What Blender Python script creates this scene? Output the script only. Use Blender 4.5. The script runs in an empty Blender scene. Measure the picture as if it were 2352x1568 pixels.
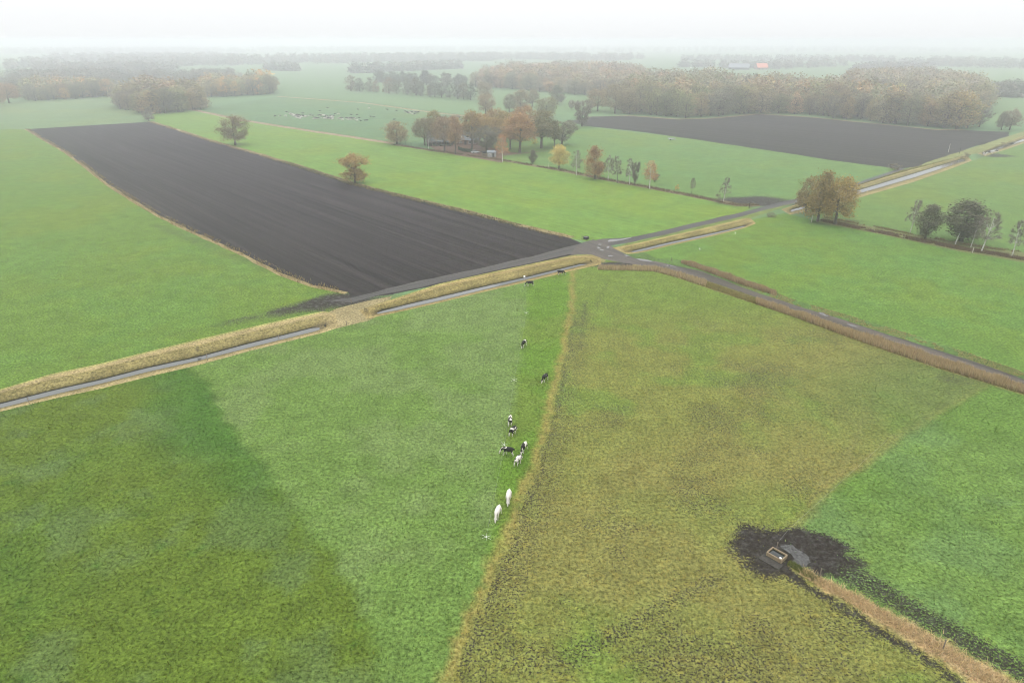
import bpy, bmesh, math, random
import numpy as np
from mathutils import Vector, Matrix
from mathutils.geometry import delaunay_2d_cdt

R = random.Random(7)
NR = np.random.default_rng(11)
SC = bpy.context.scene
COL = SC.collection

# ------------------------------------------------------------------ camera, world, sun, exposure
CAM_H, PITCH, FPX = 55.0, math.radians(23.81), 1568.0
cam_d = bpy.data.cameras.new('camera')
cam_d.lens, cam_d.sensor_width, cam_d.clip_start, cam_d.clip_end = 24.0, 36.0, 1.0, 30000.0
cam = bpy.data.objects.new('camera', cam_d)
cam.location = (0, 0, CAM_H)
cam.rotation_euler = (math.radians(90) - PITCH, 0, 0)
COL.objects.link(cam)
SC.camera = cam

SUN_EL, SUN_ROT = math.radians(38), math.radians(160)
world = bpy.data.worlds.new('World')
SC.world = world
world.use_nodes = True
wn, wl = world.node_tree.nodes, world.node_tree.links
wn.clear()
w_out = wn.new('ShaderNodeOutputWorld')
w_bg = wn.new('ShaderNodeBackground')
w_bg.inputs['Strength'].default_value = 0.1
w_sky = wn.new('ShaderNodeTexSky')
w_sky.sky_type = 'NISHITA'
w_sky.sun_disc = False
w_sky.sun_elevation, w_sky.sun_rotation = SUN_EL, SUN_ROT
w_sky.dust_density = 6.0
w_tc = wn.new('ShaderNodeTexCoord')
w_sep = wn.new('ShaderNodeSeparateXYZ')
w_ramp = wn.new('ShaderNodeMapRange')          # overcast: the cloud deck is about three times brighter overhead
w_ramp.inputs['From Min'].default_value, w_ramp.inputs['From Max'].default_value = 0.0, 1.0
w_ramp.inputs['To Min'].default_value, w_ramp.inputs['To Max'].default_value = 10.1, 34.0
w_mul = wn.new('ShaderNodeVectorMath'); w_mul.operation = 'MULTIPLY'
w_mul.inputs[1].default_value = (0.975, 0.99, 1.0)
w_mix = wn.new('ShaderNodeMix'); w_mix.data_type = 'RGBA'
w_mix.inputs['Factor'].default_value = 0.93
wl.new(w_tc.outputs['Generated'], w_sep.inputs[0])
wl.new(w_sep.outputs['Z'], w_ramp.inputs['Value'])
wl.new(w_ramp.outputs[0], w_mul.inputs[0])
wl.new(w_sky.outputs[0], w_mix.inputs['A'])
wl.new(w_mul.outputs[0], w_mix.inputs['B'])
wl.new(w_mix.outputs['Result'], w_bg.inputs['Color'])
wl.new(w_bg.outputs[0], w_out.inputs['Surface'])

sun_d = bpy.data.lights.new('sun', 'SUN')
sun_d.energy, sun_d.angle, sun_d.color = 0.5, math.radians(50), (1.0, 0.97, 0.92)
sun = bpy.data.objects.new('sun', sun_d)
sun.rotation_euler = (math.radians(90) - SUN_EL, 0, math.radians(180) - SUN_ROT + math.pi)
COL.objects.link(sun)

SC.view_settings.view_transform = 'Standard'
SC.view_settings.look = 'None'
SC.view_settings.exposure = 0.0
SC.view_settings.gamma = 1.0
SC.view_settings.use_curve_mapping = False
SC.render.engine = 'CYCLES'
SC.cycles.use_denoising = True
SC.cycles.use_adaptive_sampling = False
SC.cycles.filter_width = 1.0
SC.cycles.max_bounces = 6
SC.cycles.diffuse_bounces = 3
SC.cycles.volume_bounces = 3

# ------------------------------------------------------------------ helpers
cp, sp = math.cos(PITCH), math.sin(PITCH)
def g(x, y, z=0.0):
    """point of the level z that shows at photo pixel (x, y) of a 2352 x 1568 view"""
    dx, dy = (x - 1176) / FPX, (784 - y) / FPX
    t = (z - CAM_H) / (-sp + dy * cp)
    return (dx * t, (cp + dy * sp) * t)
def height_at(base, top_y):
    dy = (784 - top_y) / FPX
    return CAM_H + base[1] / (cp + dy * sp) * (-sp + dy * cp)
def depth_of(p, z=0.0):
    return p[1] * cp + (CAM_H - z) * sp
def K(ox, oy, s):
    return lambda x, y: ((ox + x / s) * .9408, (oy + y / s) * .9408)
k1 = K(0, 0, 2.6133); k3 = K(1600, 50, 2.6133); k4 = K(0, 550, 2.6133); k5 = K(800, 550, 2.6133)
k6 = K(1600, 500, 2.6133); k7 = K(1700, 1100, 2.765); kj = K(1380, 550, 4.3556); kh = K(660, 260, 6.19)
kf = K(900, 250, 4.2764); kt = K(1200, 330, 3.6185); ko = K(1900, 400, 3.92); kc = K(1150, 1000, 5.405)
kb = K(1250, 630, 5.06); kr = K(1950, 330, 4.2764); kw = K(1950, 130, 4.2764)
def G(pts, f=None, z=0.0):
    return [g(*(f(*p) if f else p), z) for p in pts]
def resample(pl, n):
    pl = np.array(pl, float)
    d = np.r_[0, np.cumsum(np.hypot(*np.diff(pl, axis=0).T))]
    t = np.linspace(0, d[-1], n)
    return np.c_[np.interp(t, d, pl[:, 0]), np.interp(t, d, pl[:, 1])]
def plen(pl):
    pl = np.array(pl, float)
    return float(np.hypot(*np.diff(pl, axis=0).T).sum())

def hash2(ix, iy, seed):
    h = (ix.astype(np.int64) * 374761393 + iy.astype(np.int64) * 668265263 + seed * 974634121) & 0xFFFFFFFF
    h = ((h ^ (h >> 13)) * 1274126177) & 0xFFFFFFFF
    return ((h ^ (h >> 16)) & 0xFFFF) / 65535.0
def vnoise(x, y, seed=0):
    ix, iy = np.floor(x), np.floor(y)
    fx, fy = x - ix, y - iy
    fx, fy = fx * fx * (3 - 2 * fx), fy * fy * (3 - 2 * fy)
    a, b = hash2(ix, iy, seed), hash2(ix + 1, iy, seed)
    c, d = hash2(ix, iy + 1, seed), hash2(ix + 1, iy + 1, seed)
    return (a * (1 - fx) + b * fx) * (1 - fy) + (c * (1 - fx) + d * fx) * fy
def fbm(p, scale, oct=4, seed=0):
    x, y, s, a, tot = p[:, 0] / scale, p[:, 1] / scale, 0.0, 1.0, 0.0
    for o in range(oct):
        s = s + a * vnoise(x + 31.7 * o, y - 17.3 * o, seed + o); tot += a
        x, y, a = x * 2.03, y * 2.03, a * 0.55
    return s / tot
def sstep(a, b, x):
    t = np.clip((x - a) / (b - a), 0, 1)
    return t * t * (3 - 2 * t)
def sdist(pl, p):
    """distance to a polyline, positive on its right side, and position 0..1 along it"""
    pl = np.array(pl, float)
    best = np.full(len(p), 1e9); sign = np.ones(len(p)); along = np.zeros(len(p))
    L = np.r_[0, np.cumsum(np.hypot(*np.diff(pl, axis=0).T))]
    for i in range(len(pl) - 1):
        a, b = pl[i], pl[i + 1]; ab = b - a; l2 = ab @ ab
        t = np.clip(((p - a) @ ab) / l2, 0, 1)
        q = a + t[:, None] * ab
        d = np.hypot(*(p - q).T)
        cr = ab[0] * (p[:, 1] - a[1]) - ab[1] * (p[:, 0] - a[0])
        m = d < best - 1e-9
        best[m] = d[m]; sign[m] = np.where(cr[m] > 0, -1, 1); along[m] = (L[i] + t[m] * math.sqrt(l2)) / L[-1]
    return best * sign, along
def in_poly(p, poly):
    poly = np.array(poly); x, y = p[:, 0], p[:, 1]; r = np.zeros(len(p), bool)
    j = len(poly) - 1
    for i in range(len(poly)):
        xi, yi = poly[i]; xj, yj = poly[j]
        c = ((yi > y) != (yj > y)) & (x < (xj - xi) * (y - yi) / (yj - yi + 1e-12) + xi)
        r ^= c; j = i
    return r
def ribbon(pl, w, w2=None):
    """closed outline of a band of half widths w (one side) and w2"""
    pl = np.array(pl, float); w2 = w if w2 is None else w2
    n = max(4, int(plen(pl) / 4)); q = resample(pl, min(n, 90))
    t = np.gradient(q, axis=0); t /= np.hypot(*t.T)[:, None]
    nrm = np.c_[t[:, 1], -t[:, 0]]
    j1 = (vnoise(np.arange(len(q)) * .9, np.zeros(len(q)), 5) - .5) * .5
    j2 = (vnoise(np.arange(len(q)) * .9, np.ones(len(q)) * 9, 6) - .5) * .5
    return [tuple(v) for v in q + nrm * (np.asarray(w) * (1 + j1))[:, None]] + [tuple(v) for v in (q - nrm * (np.asarray(w2) * (1 + j2))[:, None])[::-1]]
def rough(poly, step, amp, seed=0):
    out = []
    n = len(poly)
    for i in range(n):
        a, b = np.array(poly[i]), np.array(poly[(i + 1) % n])
        L = np.hypot(*(b - a)); k = int(min(60, max(1, L / step)))
        for j in range(k):
            q = a + (b - a) * j / k
            nv = np.array([(b - a)[1], -(b - a)[0]]) / max(L, 1e-6)
            o = (float(vnoise(np.array([q[0] / step / 1.7]), np.array([q[1] / step / 1.7]), seed)[0]) - .5) * 2 * amp if j else 0
            out.append(tuple(q + nv * o))
    return out

def mesh_np(name, v, f, attrs=None, smooth=False):
    v = np.ascontiguousarray(v, np.float32); f = np.ascontiguousarray(f, np.int32)
    me = bpy.data.meshes.new(name)
    nf, k = f.shape
    me.vertices.add(len(v)); me.vertices.foreach_set('co', v.ravel())
    me.loops.add(nf * k); me.loops.foreach_set('vertex_index', f.ravel())
    me.polygons.add(nf)
    me.polygons.foreach_set('loop_start', np.arange(0, nf * k, k, dtype=np.int32))
    me.polygons.foreach_set('loop_total', np.full(nf, k, np.int32))
    if smooth:
        me.polygons.foreach_set('use_smooth', np.ones(nf, bool))
    for nm, arr in (attrs or {}).items():
        arr = np.asarray(arr, np.float32)
        if arr.ndim == 2:
            a = me.attributes.new(nm, 'FLOAT_COLOR', 'POINT')
            a.data.foreach_set('color', np.c_[arr, np.ones(len(arr), np.float32)].astype(np.float32).ravel())
        else:
            a = me.attributes.new(nm, 'FLOAT', 'POINT')
            a.data.foreach_set('value', arr.ravel())
    me.update(calc_edges=True)
    return me
def link(name, me, mat=None, parent=None, kind=None):
    o = bpy.data.objects.new(name, me)
    COL.objects.link(o)
    if mat is not None and len(me.materials) == 0:
        me.materials.append(mat)
    if parent is not None:
        o.parent = parent
    if kind:
        o['kind'] = kind
    return o
def tag(o, label, cat, group=None):
    o['label'] = label; o['category'] = cat
    if group:
        o['group'] = group
    return o
def empty(name, loc, rz=0.0):
    e = bpy.data.objects.new(name, None)
    e.empty_display_size = .5
    e.location = loc; e.rotation_euler = (0, 0, rz)
    COL.objects.link(e)
    return e

# small mesh builder: boxes, bars, cylinders as one mesh
class MB:
    def __init__(s): s.v, s.f = [], []
    def box(s, c, d, rz=0.0, tilt=None):
        n = len(s.v); M = Matrix.Rotation(rz, 3, 'Z')
        if tilt: M = M @ Matrix.Rotation(tilt[1], 3, tilt[0])
        for x in (-.5, .5):
            for y in (-.5, .5):
                for z in (-.5, .5):
                    s.v.append(tuple(Vector(c) + M @ Vector((x * d[0], y * d[1], z * d[2]))))
        s.f += [tuple(n + i for i in q) for q in ((0, 1, 3, 2), (4, 6, 7, 5), (0, 4, 5, 1), (2, 3, 7, 6), (0, 2, 6, 4), (1, 5, 7, 3))]
        return s
    def bar(s, a, b, r1, r2=None, n=6, cap=True):
        a, b = Vector(a), Vector(b); r2 = r1 if r2 is None else r2
        d = (b - a).normalized(); u = d.orthogonal().normalized(); w = d.cross(u); k = len(s.v)
        for p, r in ((a, r1), (b, r2)):
            for i in range(n):
                t = 2 * math.pi * i / n
                s.v.append(tuple(p + (u * math.cos(t) + w * math.sin(t)) * r))
        for i in range(n):
            j = (i + 1) % n
            s.f.append((k + i, k + j, k + n + j, k + n + i))
        if cap:
            s.f.append(tuple(k + i for i in range(n))[::-1]); s.f.append(tuple(k + n + i for i in range(n)))
        return s
    def lathe(s, prof, n=20, c=(0, 0, 0)):
        k = len(s.v)
        for r, z in prof:
            for i in range(n):
                t = 2 * math.pi * i / n
                s.v.append((c[0] + r * math.cos(t), c[1] + r * math.sin(t), c[2] + z))
        for j in range(len(prof) - 1):
            for i in range(n):
                i2 = (i + 1) % n
                s.f.append((k + j * n + i, k + j * n + i2, k + (j + 1) * n + i2, k + (j + 1) * n + i))
        return s
    def poly(s, pts, *faces):
        k = len(s.v); s.v += [tuple(p) for p in pts]; s.f += [tuple(k + i for i in q) for q in faces]
        return s
    def build(s, name, mat, parent=None, kind=None):
        me = bpy.data.meshes.new(name); me.from_pydata(s.v, [], s.f); me.update()
        return link(name, me, mat, parent, kind)

# ------------------------------------------------------------------ materials
def new_mat(name):
    m = bpy.data.materials.new(name); m.use_nodes = True
    nt = m.node_tree; nt.nodes.clear()
    out = nt.nodes.new('ShaderNodeOutputMaterial')
    b = nt.nodes.new('ShaderNodeBsdfPrincipled')
    b.inputs['Specular IOR Level'].default_value = 0.15
    b.inputs['Roughness'].default_value = 0.9
    nt.links.new(b.outputs[0], out.inputs['Surface'])
    return m, nt, b, out
def nd(nt, t, **kw):
    n = nt.nodes.new(t)
    for k, v in kw.items():
        if isinstance(v, (int, float, tuple)) and k in [i.name for i in n.inputs]:
            n.inputs[k].default_value = v
        else:
            setattr(n, k, v)
    return n
def noise(nt, vec, scale, detail=3.0, rough=0.55):
    n = nt.nodes.new('ShaderNodeTexNoise')
    n.inputs['Scale'].default_value, n.inputs['Detail'].default_value, n.inputs['Roughness'].default_value = scale, detail, rough
    nt.links.new(vec, n.inputs['Vector'])
    return n.outputs['Fac']
def rng(nt, val, a, b, c, d, clamp=True):
    n = nt.nodes.new('ShaderNodeMapRange'); n.clamp = clamp
    for k, v in zip(('From Min', 'From Max', 'To Min', 'To Max'), (a, b, c, d)):
        n.inputs[k].default_value = v
    nt.links.new(val, n.inputs['Value'])
    return n.outputs[0]
def math_(nt, op, a, b):
    n = nt.nodes.new('ShaderNodeMath'); n.operation = op
    for i, x in enumerate((a, b)):
        if isinstance(x, (int, float)): n.inputs[i].default_value = x
        else: nt.links.new(x, n.inputs[i])
    return n.outputs[0]
def scale_col(nt, c, f):
    n = nt.nodes.new('ShaderNodeVectorMath'); n.operation = 'SCALE'
    if isinstance(c, tuple): n.inputs[0].default_value = c[:3]
    else: nt.links.new(c, n.inputs[0])
    nt.links.new(f, n.inputs['Scale'])
    return n.outputs[0]
def mixc(nt, f, a, b):
    n = nt.nodes.new('ShaderNodeMix'); n.data_type = 'RGBA'
    for key, x in (('Factor', f), ('A', a), ('B', b)):
        sock = n.inputs[key]
        if isinstance(x, (int, float)): sock.default_value = x
        elif isinstance(x, tuple): n.inputs[[i for i, s in enumerate(n.inputs) if s.name == key and s.type == 'RGBA'][0]].default_value = x + (1,) if len(x) == 3 else x
        else:
            ss = [s for s in n.inputs if s.name == key and (s.type == 'RGBA' or key == 'Factor')][0]
            nt.links.new(x, ss)
    return [s for s in n.outputs if s.type == 'RGBA'][0]
def bump(nt, b, h, strength, dist):
    n = nt.nodes.new('ShaderNodeBump'); n.inputs['Strength'].default_value = strength; n.inputs['Distance'].default_value = dist
    nt.links.new(h, n.inputs['Height']); nt.links.new(n.outputs[0], b.inputs['Normal'])
def mapped(nt, rot=0.0, sc=(1, 1, 1)):
    gm = nt.nodes.new('ShaderNodeNewGeometry'); mp = nt.nodes.new('ShaderNodeMapping')
    mp.vector_type = 'TEXTURE'
    mp.inputs['Rotation'].default_value = (0, 0, rot); mp.inputs['Scale'].default_value = tuple(1 / v for v in sc)
    nt.links.new(gm.outputs['Position'], mp.inputs['Vector'])
    return mp.outputs[0]
def plain(name, col, rough=.85, spec=.2, var=.25, scale=3.0):
    m, nt, b, o = new_mat(name)
    f = rng(nt, noise(nt, mapped(nt), scale), .25, .75, 1 - var, 1 + var)
    nt.links.new(scale_col(nt, col, f), b.inputs['Base Color'])
    b.inputs['Roughness'].default_value = rough; b.inputs['Specular IOR Level'].default_value = spec
    return m

def ground_mat(name, streak=0.0, ang=0.0, bump_s=.6, fine=.55):
    """turf and soil: colour from the surface's own 'col' attribute, broken up by noise; 'mud' bares the soil in specks"""
    m, nt, b, o = new_mat(name)
    pos = mapped(nt)
    ca = nt.nodes.new('ShaderNodeAttribute'); ca.attribute_name = 'col'
    ma = nt.nodes.new('ShaderNodeAttribute'); ma.attribute_name = 'mud'
    n1 = noise(nt, pos, 2.2, 4.0, .7)
    n2 = noise(nt, pos, .33, 4.0, .62)
    f = math_(nt, 'MULTIPLY', rng(nt, n1, .33, .67, 1 - fine, 1 + fine), rng(nt, n2, .3, .7, .84, 1.16))
    if streak:
        st = noise(nt, mapped(nt, ang, (.012, .75, 1)), 1.0, 4.0, .65)
        f = math_(nt, 'MULTIPLY', f, rng(nt, st, .3, .7, 1 - streak, 1 + streak))
    base = scale_col(nt, ca.outputs['Color'], f)
    dry = noise(nt, mapped(nt, 0, (1, 1, 1)), .9, 5.0, .75)
    yel = nt.nodes.new('ShaderNodeVectorMath'); yel.operation = 'MULTIPLY'; yel.inputs[1].default_value = (1.16, 1.03, .88)
    nt.links.new(base, yel.inputs[0])
    base = mixc(nt, math_(nt, 'MULTIPLY', rng(nt, dry, .48, .62, 0, 1), rng(nt, ma.outputs['Fac'], 0, .4, .25, .95)), base, yel.outputs[0])
    soil = scale_col(nt, (.016, .0130, .0115), rng(nt, noise(nt, pos, 2.6, 5.0, .75), .3, .7, .45, 2.3))
    mn = noise(nt, pos, 3.8, 4.0, .78)
    t = math_(nt, 'ADD', math_(nt, 'MULTIPLY', ma.outputs['Fac'], 1.0), math_(nt, 'MULTIPLY', math_(nt, 'SUBTRACT', mn, .53), 3.0))
    fac = math_(nt, 'MULTIPLY', rng(nt, t, .42, .58, 0, 1), rng(nt, ma.outputs['Fac'], 0.02, .12, 0, 1))
    nt.links.new(mixc(nt, fac, base, soil), b.inputs['Base Color'])
    bump(nt, b, math_(nt, 'ADD', n1, n2), bump_s, .25)
    wet = math_(nt, 'MULTIPLY', fac, rng(nt, noise(nt, pos, 1.1, 4.0, .7), .45, .62, 0, 1))
    nt.links.new(rng(nt, wet, 0, 1, .92, .5), b.inputs['Roughness']); nt.links.new(rng(nt, wet, 0, 1, .06, .2), b.inputs['Specular IOR Level'])
    return m

def soil_mat(name, c1, c2, ang, streak, sc=(.012, .7, 1), wet=False):
    m, nt, b, o = new_mat(name)
    pos = mapped(nt)
    st = noise(nt, mapped(nt, ang, sc), 1.0, 5.0, .68)
    st2 = noise(nt, mapped(nt, ang, (sc[0] * .5, sc[1] * .55, 1)), 1.0, 4.0, .6)
    n1 = noise(nt, pos, 1.3, 5.0, .75)
    f = math_(nt, 'MULTIPLY', rng(nt, n1, .3, .7, .72, 1.28), rng(nt, st, .28, .72, 1 - streak, 1 + streak))
    base = scale_col(nt, mixc(nt, rng(nt, st2, .35, .65, 0, 1), c1, c2), f)
    nt.links.new(base, b.inputs['Base Color'])
    bump(nt, b, math_(nt, 'ADD', n1, st), .7, .25)
    b.inputs['Specular IOR Level'].default_value = .2 if wet else .1
    b.inputs['Roughness'].default_value = .55 if wet else .95
    return m

def water_mat(name, col=(.012, .014, .014), rough=.04, scale=1.5):
    m, nt, b, o = new_mat(name)
    pos = mapped(nt)
    b.inputs['Base Color'].default_value = col + (1,)
    b.inputs['Roughness'].default_value = rough
    b.inputs['Specular IOR Level'].default_value = .8
    b.inputs['IOR'].default_value = 1.33
    bump(nt, b, noise(nt, pos, scale, 2.0), .03, .1)
    return m

def leaf_mat(name, transl=.3):
    m, nt, b, o = new_mat(name)
    oi = nt.nodes.new('ShaderNodeObjectInfo'); ta = nt.nodes.new('ShaderNodeAttribute'); ta.attribute_name = 'tint'
    c = scale_col(nt, oi.outputs['Color'], rng(nt, ta.outputs['Fac'], 0, 1, .55, 1.5))
    nt.links.new(c, b.inputs['Base Color'])
    b.inputs['Specular IOR Level'].default_value = .1
    if transl:
        tr = nt.nodes.new('ShaderNodeBsdfTranslucent'); nt.links.new(c, tr.inputs['Color'])
        mx = nt.nodes.new('ShaderNodeMixShader'); mx.inputs[0].default_value = transl
        nt.links.new(b.outputs[0], mx.inputs[1]); nt.links.new(tr.outputs[0], mx.inputs[2]); nt.links.new(mx.outputs[0], o.inputs['Surface'])
    return m
def blade_mat(name, transl=.25):
    m, nt, b, o = new_mat(name)
    ca = nt.nodes.new('ShaderNodeAttribute'); ca.attribute_name = 'col'
    nt.links.new(ca.outputs['Color'], b.inputs['Base Color'])
    b.inputs['Specular IOR Level'].default_value = .1
    tr = nt.nodes.new('ShaderNodeBsdfTranslucent'); nt.links.new(ca.outputs['Color'], tr.inputs['Color'])
    mx = nt.nodes.new('ShaderNodeMixShader'); mx.inputs[0].default_value = transl
    nt.links.new(b.outputs[0], mx.inputs[1]); nt.links.new(tr.outputs[0], mx.inputs[2]); nt.links.new(mx.outputs[0], o.inputs['Surface'])
    return m
def bark_mat(name):
    m, nt, b, o = new_mat(name)
    oi = nt.nodes.new('ShaderNodeObjectInfo')
    tc = nt.nodes.new('ShaderNodeTexCoord')
    f = rng(nt, noise(nt, tc.outputs['Object'], 2.5, 4.0, .7), .3, .7, .6, 1.35)
    nt.links.new(scale_col(nt, oi.outputs['Color'], f), b.inputs['Base Color'])
    return m
def hide_mat():
    m, nt, b, o = new_mat('cow_hide')
    tc = nt.nodes.new('ShaderNodeTexCoord'); oi = nt.nodes.new('ShaderNodeObjectInfo')
    ad = nt.nodes.new('ShaderNodeVectorMath'); ad.operation = 'ADD'
    cmb = nt.nodes.new('ShaderNodeCombineXYZ')
    k = math_(nt, 'MULTIPLY', oi.outputs['Random'], 60.0)
    for i in range(3): nt.links.new(k, cmb.inputs[i])
    nt.links.new(tc.outputs['Object'], ad.inputs[0]); nt.links.new(cmb.outputs[0], ad.inputs[1])
    n = noise(nt, ad.outputs[0], 1.5, 1.0, .4)
    sepc = nt.nodes.new('ShaderNodeSeparateColor'); nt.links.new(oi.outputs['Color'], sepc.inputs[0])
    sx = nt.nodes.new('ShaderNodeSeparateXYZ'); nt.links.new(tc.outputs['Object'], sx.inputs[0])
    legs = rng(nt, sx.outputs['Z'], .45, .75, -.35, 0)
    legs = math_(nt, 'MULTIPLY', legs, sepc.outputs['Green'])
    d = math_(nt, 'ADD', math_(nt, 'SUBTRACT', sepc.outputs['Red'], n), legs)
    blk = rng(nt, d, -.012, .012, 0, 1)
    nt.links.new(mixc(nt, blk, (.52, .49, .44), (.012, .011, .011)), b.inputs['Base Color'])
    b.inputs['Roughness'].default_value = .7
    return m

M_LEAF, M_TWIG, M_BARK, M_BLADE, M_HIDE = leaf_mat('autumn_leaves', .42), leaf_mat('bare_twigs', 0), bark_mat('tree_bark'), blade_mat('grass_blades'), hide_mat()
M_WATER = water_mat('ditch_water'); M_PUDDLE = water_mat('puddle_water', (.05, .045, .04), .06)
M_WOOD = plain('weathered_wood', (.20, .155, .10), scale=9, var=.4)
M_POST = plain('grey_post_wood', (.16, .135, .11), scale=9, var=.35)
M_DARKWOOD = plain('black_stained_boards', (.022, .022, .024), scale=5)
M_SLATE = plain('grey_roof_sheets', (.15, .165, .185), rough=.6, scale=2)
M_WHITE = plain('white_plastic', (.75, .75, .73), rough=.5, var=.06)
M_BRICK = plain('brown_brickwork', (.17, .11, .085), scale=6)
M_GLASS = plain('window_glass', (.03, .035, .04), rough=.1, spec=.6, var=.1)
M_TILE = plain('orange_roof_tiles', (.55, .19, .12), scale=3)
M_BLACK = plain('black_rubber', (.015, .015, .016), rough=.5)
M_METAL = plain('galvanised_metal', (.30, .31, .32), rough=.45, spec=.5)
M_SILVER = plain('silver_car_paint', (.5, .52, .54), rough=.3, spec=.5, var=.05)
M_CONC = plain('muddy_concrete', (.042, .038, .034), scale=4, var=.5)
M_PALE = plain('pale_roof_sheets', (.78, .8, .82), rough=.6, var=.08)

# ------------------------------------------------------------------ outlines of the place (from the photograph's lines)
A_far = G([(-80, 1068), (0, 1045), (330, 945), (640, 880), (960, 800), (1270, 725), (1590, 650), (1900, 580), (2060, 548), (2140, 560)], k4)
A_w1 = G([(-80, 1157), (0, 1137), (330, 1053), (640, 985), (960, 903), (1270, 838), (1590, 752), (1900, 677), (2060, 634), (2115, 628)], k4, -.8)
A_w2 = G([(-80, 1184), (0, 1166), (330, 1083), (640, 1010), (960, 930), (1270, 862), (1590, 780), (1900, 703), (2060, 664), (2125, 650)], k4, -.8)
A_near = G([(-80, 1208), (0, 1188), (330, 1108), (640, 1042), (960, 962), (1270, 890), (1590, 802), (1900, 725), (2060, 685), (2160, 650)], k4)
for pl, e in ((A_far, -1), (A_w1, -1), (A_w2, -1), (A_near, -1)):
    d = np.array(pl[0]) - np.array(pl[2]); pl.insert(0, tuple(np.array(pl[0]) + d / np.hypot(*d) * 70))
B_far = G([(200, 540), (420, 468), (700, 375), (1000, 308), (1300, 245), (1560, 190), (1680, 186), (1740, 205)], k5)
B_w1 = G([(235, 560), (440, 520), (700, 460), (1000, 390), (1250, 334), (1550, 262), (1640, 240), (1690, 231)], k5, -.8)
B_w2 = G([(240, 580), (440, 542), (700, 484), (1000, 410), (1250, 350), (1550, 275), (1640, 251), (1692, 241)], k5, -.8)
B_near = G([(250, 596), (440, 556), (700, 497), (1000, 424), (1250, 366), (1550, 292), (1650, 270), (1745, 248)], k5)
C_far = G([(505, 240), (600, 220), (800, 180), (1100, 112), (1400, 45), (1700, -28), (1900, -75), (1965, -78)], kj)
C_w1 = G([(600, 285), (700, 272), (850, 240), (1100, 180), (1400, 118), (1700, 54), (1900, 6), (1950, -15)], kj, -.8)
C_w2 = G([(640, 297), (730, 290), (870, 262), (1100, 203), (1400, 140), (1700, 68), (1900, 18), (1965, -5)], kj, -.8)
C_near = G([(650, 306), (740, 302), (880, 276), (1100, 220), (1400, 154), (1700, 84), (1900, 32), (2030, -20)], kj)
D_far = G([(800, 1205), (1000, 1140), (1250, 1062), (1600, 960), (1860, 895), (1985, 858)], k3)
D_w1 = G([(830, 1213), (1040, 1160), (1290, 1085), (1640, 980), (1860, 912), (1970, 880)], k3, -.6)
D_w2 = G([(840, 1226), (1050, 1176), (1300, 1104), (1645, 1004), (1870, 930), (1985, 893)], k3, -.6)
D_near = G([(860, 1240), (1070, 1192), (1330, 1122), (1650, 1030), (1880, 948), (2020, 895)], k3)
E_far = G([(2055, 850), (2200, 792), (2352, 733), (2600, 640)], k3)
E_w1 = G([(2075, 850), (2210, 800), (2352, 757), (2600, 668)], k3, -.6)
E_w2 = G([(2090, 856), (2220, 812), (2352, 769), (2600, 680)], k3, -.6)
E_near = G([(2105, 866), (2230, 826), (2352, 784), (2600, 695)], k3)
DITCHES = [(A_far, A_w1, A_w2, A_near, .8), (B_far, B_w1, B_w2, B_near, .8), (C_far, C_w1, C_w2, C_near, .8), (D_far, D_w1, D_w2, D_near, .6), (E_far, E_w1, E_w2, E_near, .6)]

P1_left = G([(62, 297), (100, 320), (158, 353), (205, 388), (252, 425), (305, 458), (360, 491), (430, 525), (504, 558), (575, 591), (650, 629), (720, 655), (800, 671)])
P1_right = G([(345, 280), (400, 297), (480, 323), (600, 357), (700, 387), (800, 420), (900, 446), (1000, 470), (1100, 495), (1200, 521), (1310, 547)])
P1_poly = P1_left + G([(806, 688), (900, 676), (1000, 656), (1100, 636), (1200, 614), (1300, 590), (1370, 572)]) + P1_right[::-1]
P2_poly = G([(1308, 278), (1360, 268), (1450, 267), (1560, 275), (1650, 272), (1740, 263), (1850, 269), (2000, 284), (2150, 299), (2225, 300), (2320, 303), (2318, 312), (2200, 350), (2100, 384), (2060, 388), (1900, 367), (1800, 351), (1600, 321), (1480, 304), (1340, 289)])
P_ANG = math.atan2(P1_left[0][1] - P1_left[-1][1], P1_left[0][0] - P1_left[-1][0])
H_line = G([(380, 240), (470, 258), (560, 277), (700, 299), (800, 314), (905, 330)])
H2_line = G([(640, 222), (735, 229), (830, 236), (960, 254), (1090, 270)])
G_line = G([(905, 332), (1000, 347), (1140, 366), (1290, 391), (1400, 414), (1500, 432), (1600, 452), (1700, 472), (1740, 470)])
F_near = G([(350, 552), (530, 590), (850, 650), (1200, 722), (1500, 788), (1750, 842), (2000, 880), (2352, 945), (2700, 1010)], ko)
F_mid = G([(400, 540), (560, 570), (850, 630), (1200, 700), (1500, 762), (1750, 812), (2000, 850), (2352, 910), (2700, 975)], ko)
F_far = G([(450, 515), (850, 590), (1200, 660), (1500, 715), (1750, 765), (2000, 805), (2352, 850), (2700, 905)], ko)
RD_up = G([(1395, 560), (1425, 578), (1470, 598)]) + G([(0, 360), (150, 392), (300, 425), (600, 543), (900, 643), (1200, 732), (1600, 862), (2000, 988), (2352, 1113), (2900, 1310)], k6)
RD_lo = G([(1375, 592), (1410, 600), (1455, 607)]) + G([(0, 398), (150, 432), (300, 474), (600, 575), (900, 680), (1200, 775), (1600, 905), (2000, 1040), (2352, 1165), (2900, 1365)], k6)
RV_lo = G([(1450, 612), (1470, 616)]) + G([(0, 428), (150, 470), (300, 522), (600, 622), (900, 722), (1200, 840), (1500, 945), (1800, 1045), (2100, 1135), (2352, 1215), (2900, 1400)], k6)
RV_up = G([(1440, 560), (1500, 590)]) + G([(0, 340), (150, 350), (300, 375), (600, 480), (770, 560), (900, 612), (1200, 695), (1600, 815), (2000, 945), (2352, 1068), (2900, 1260)], k6)
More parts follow.
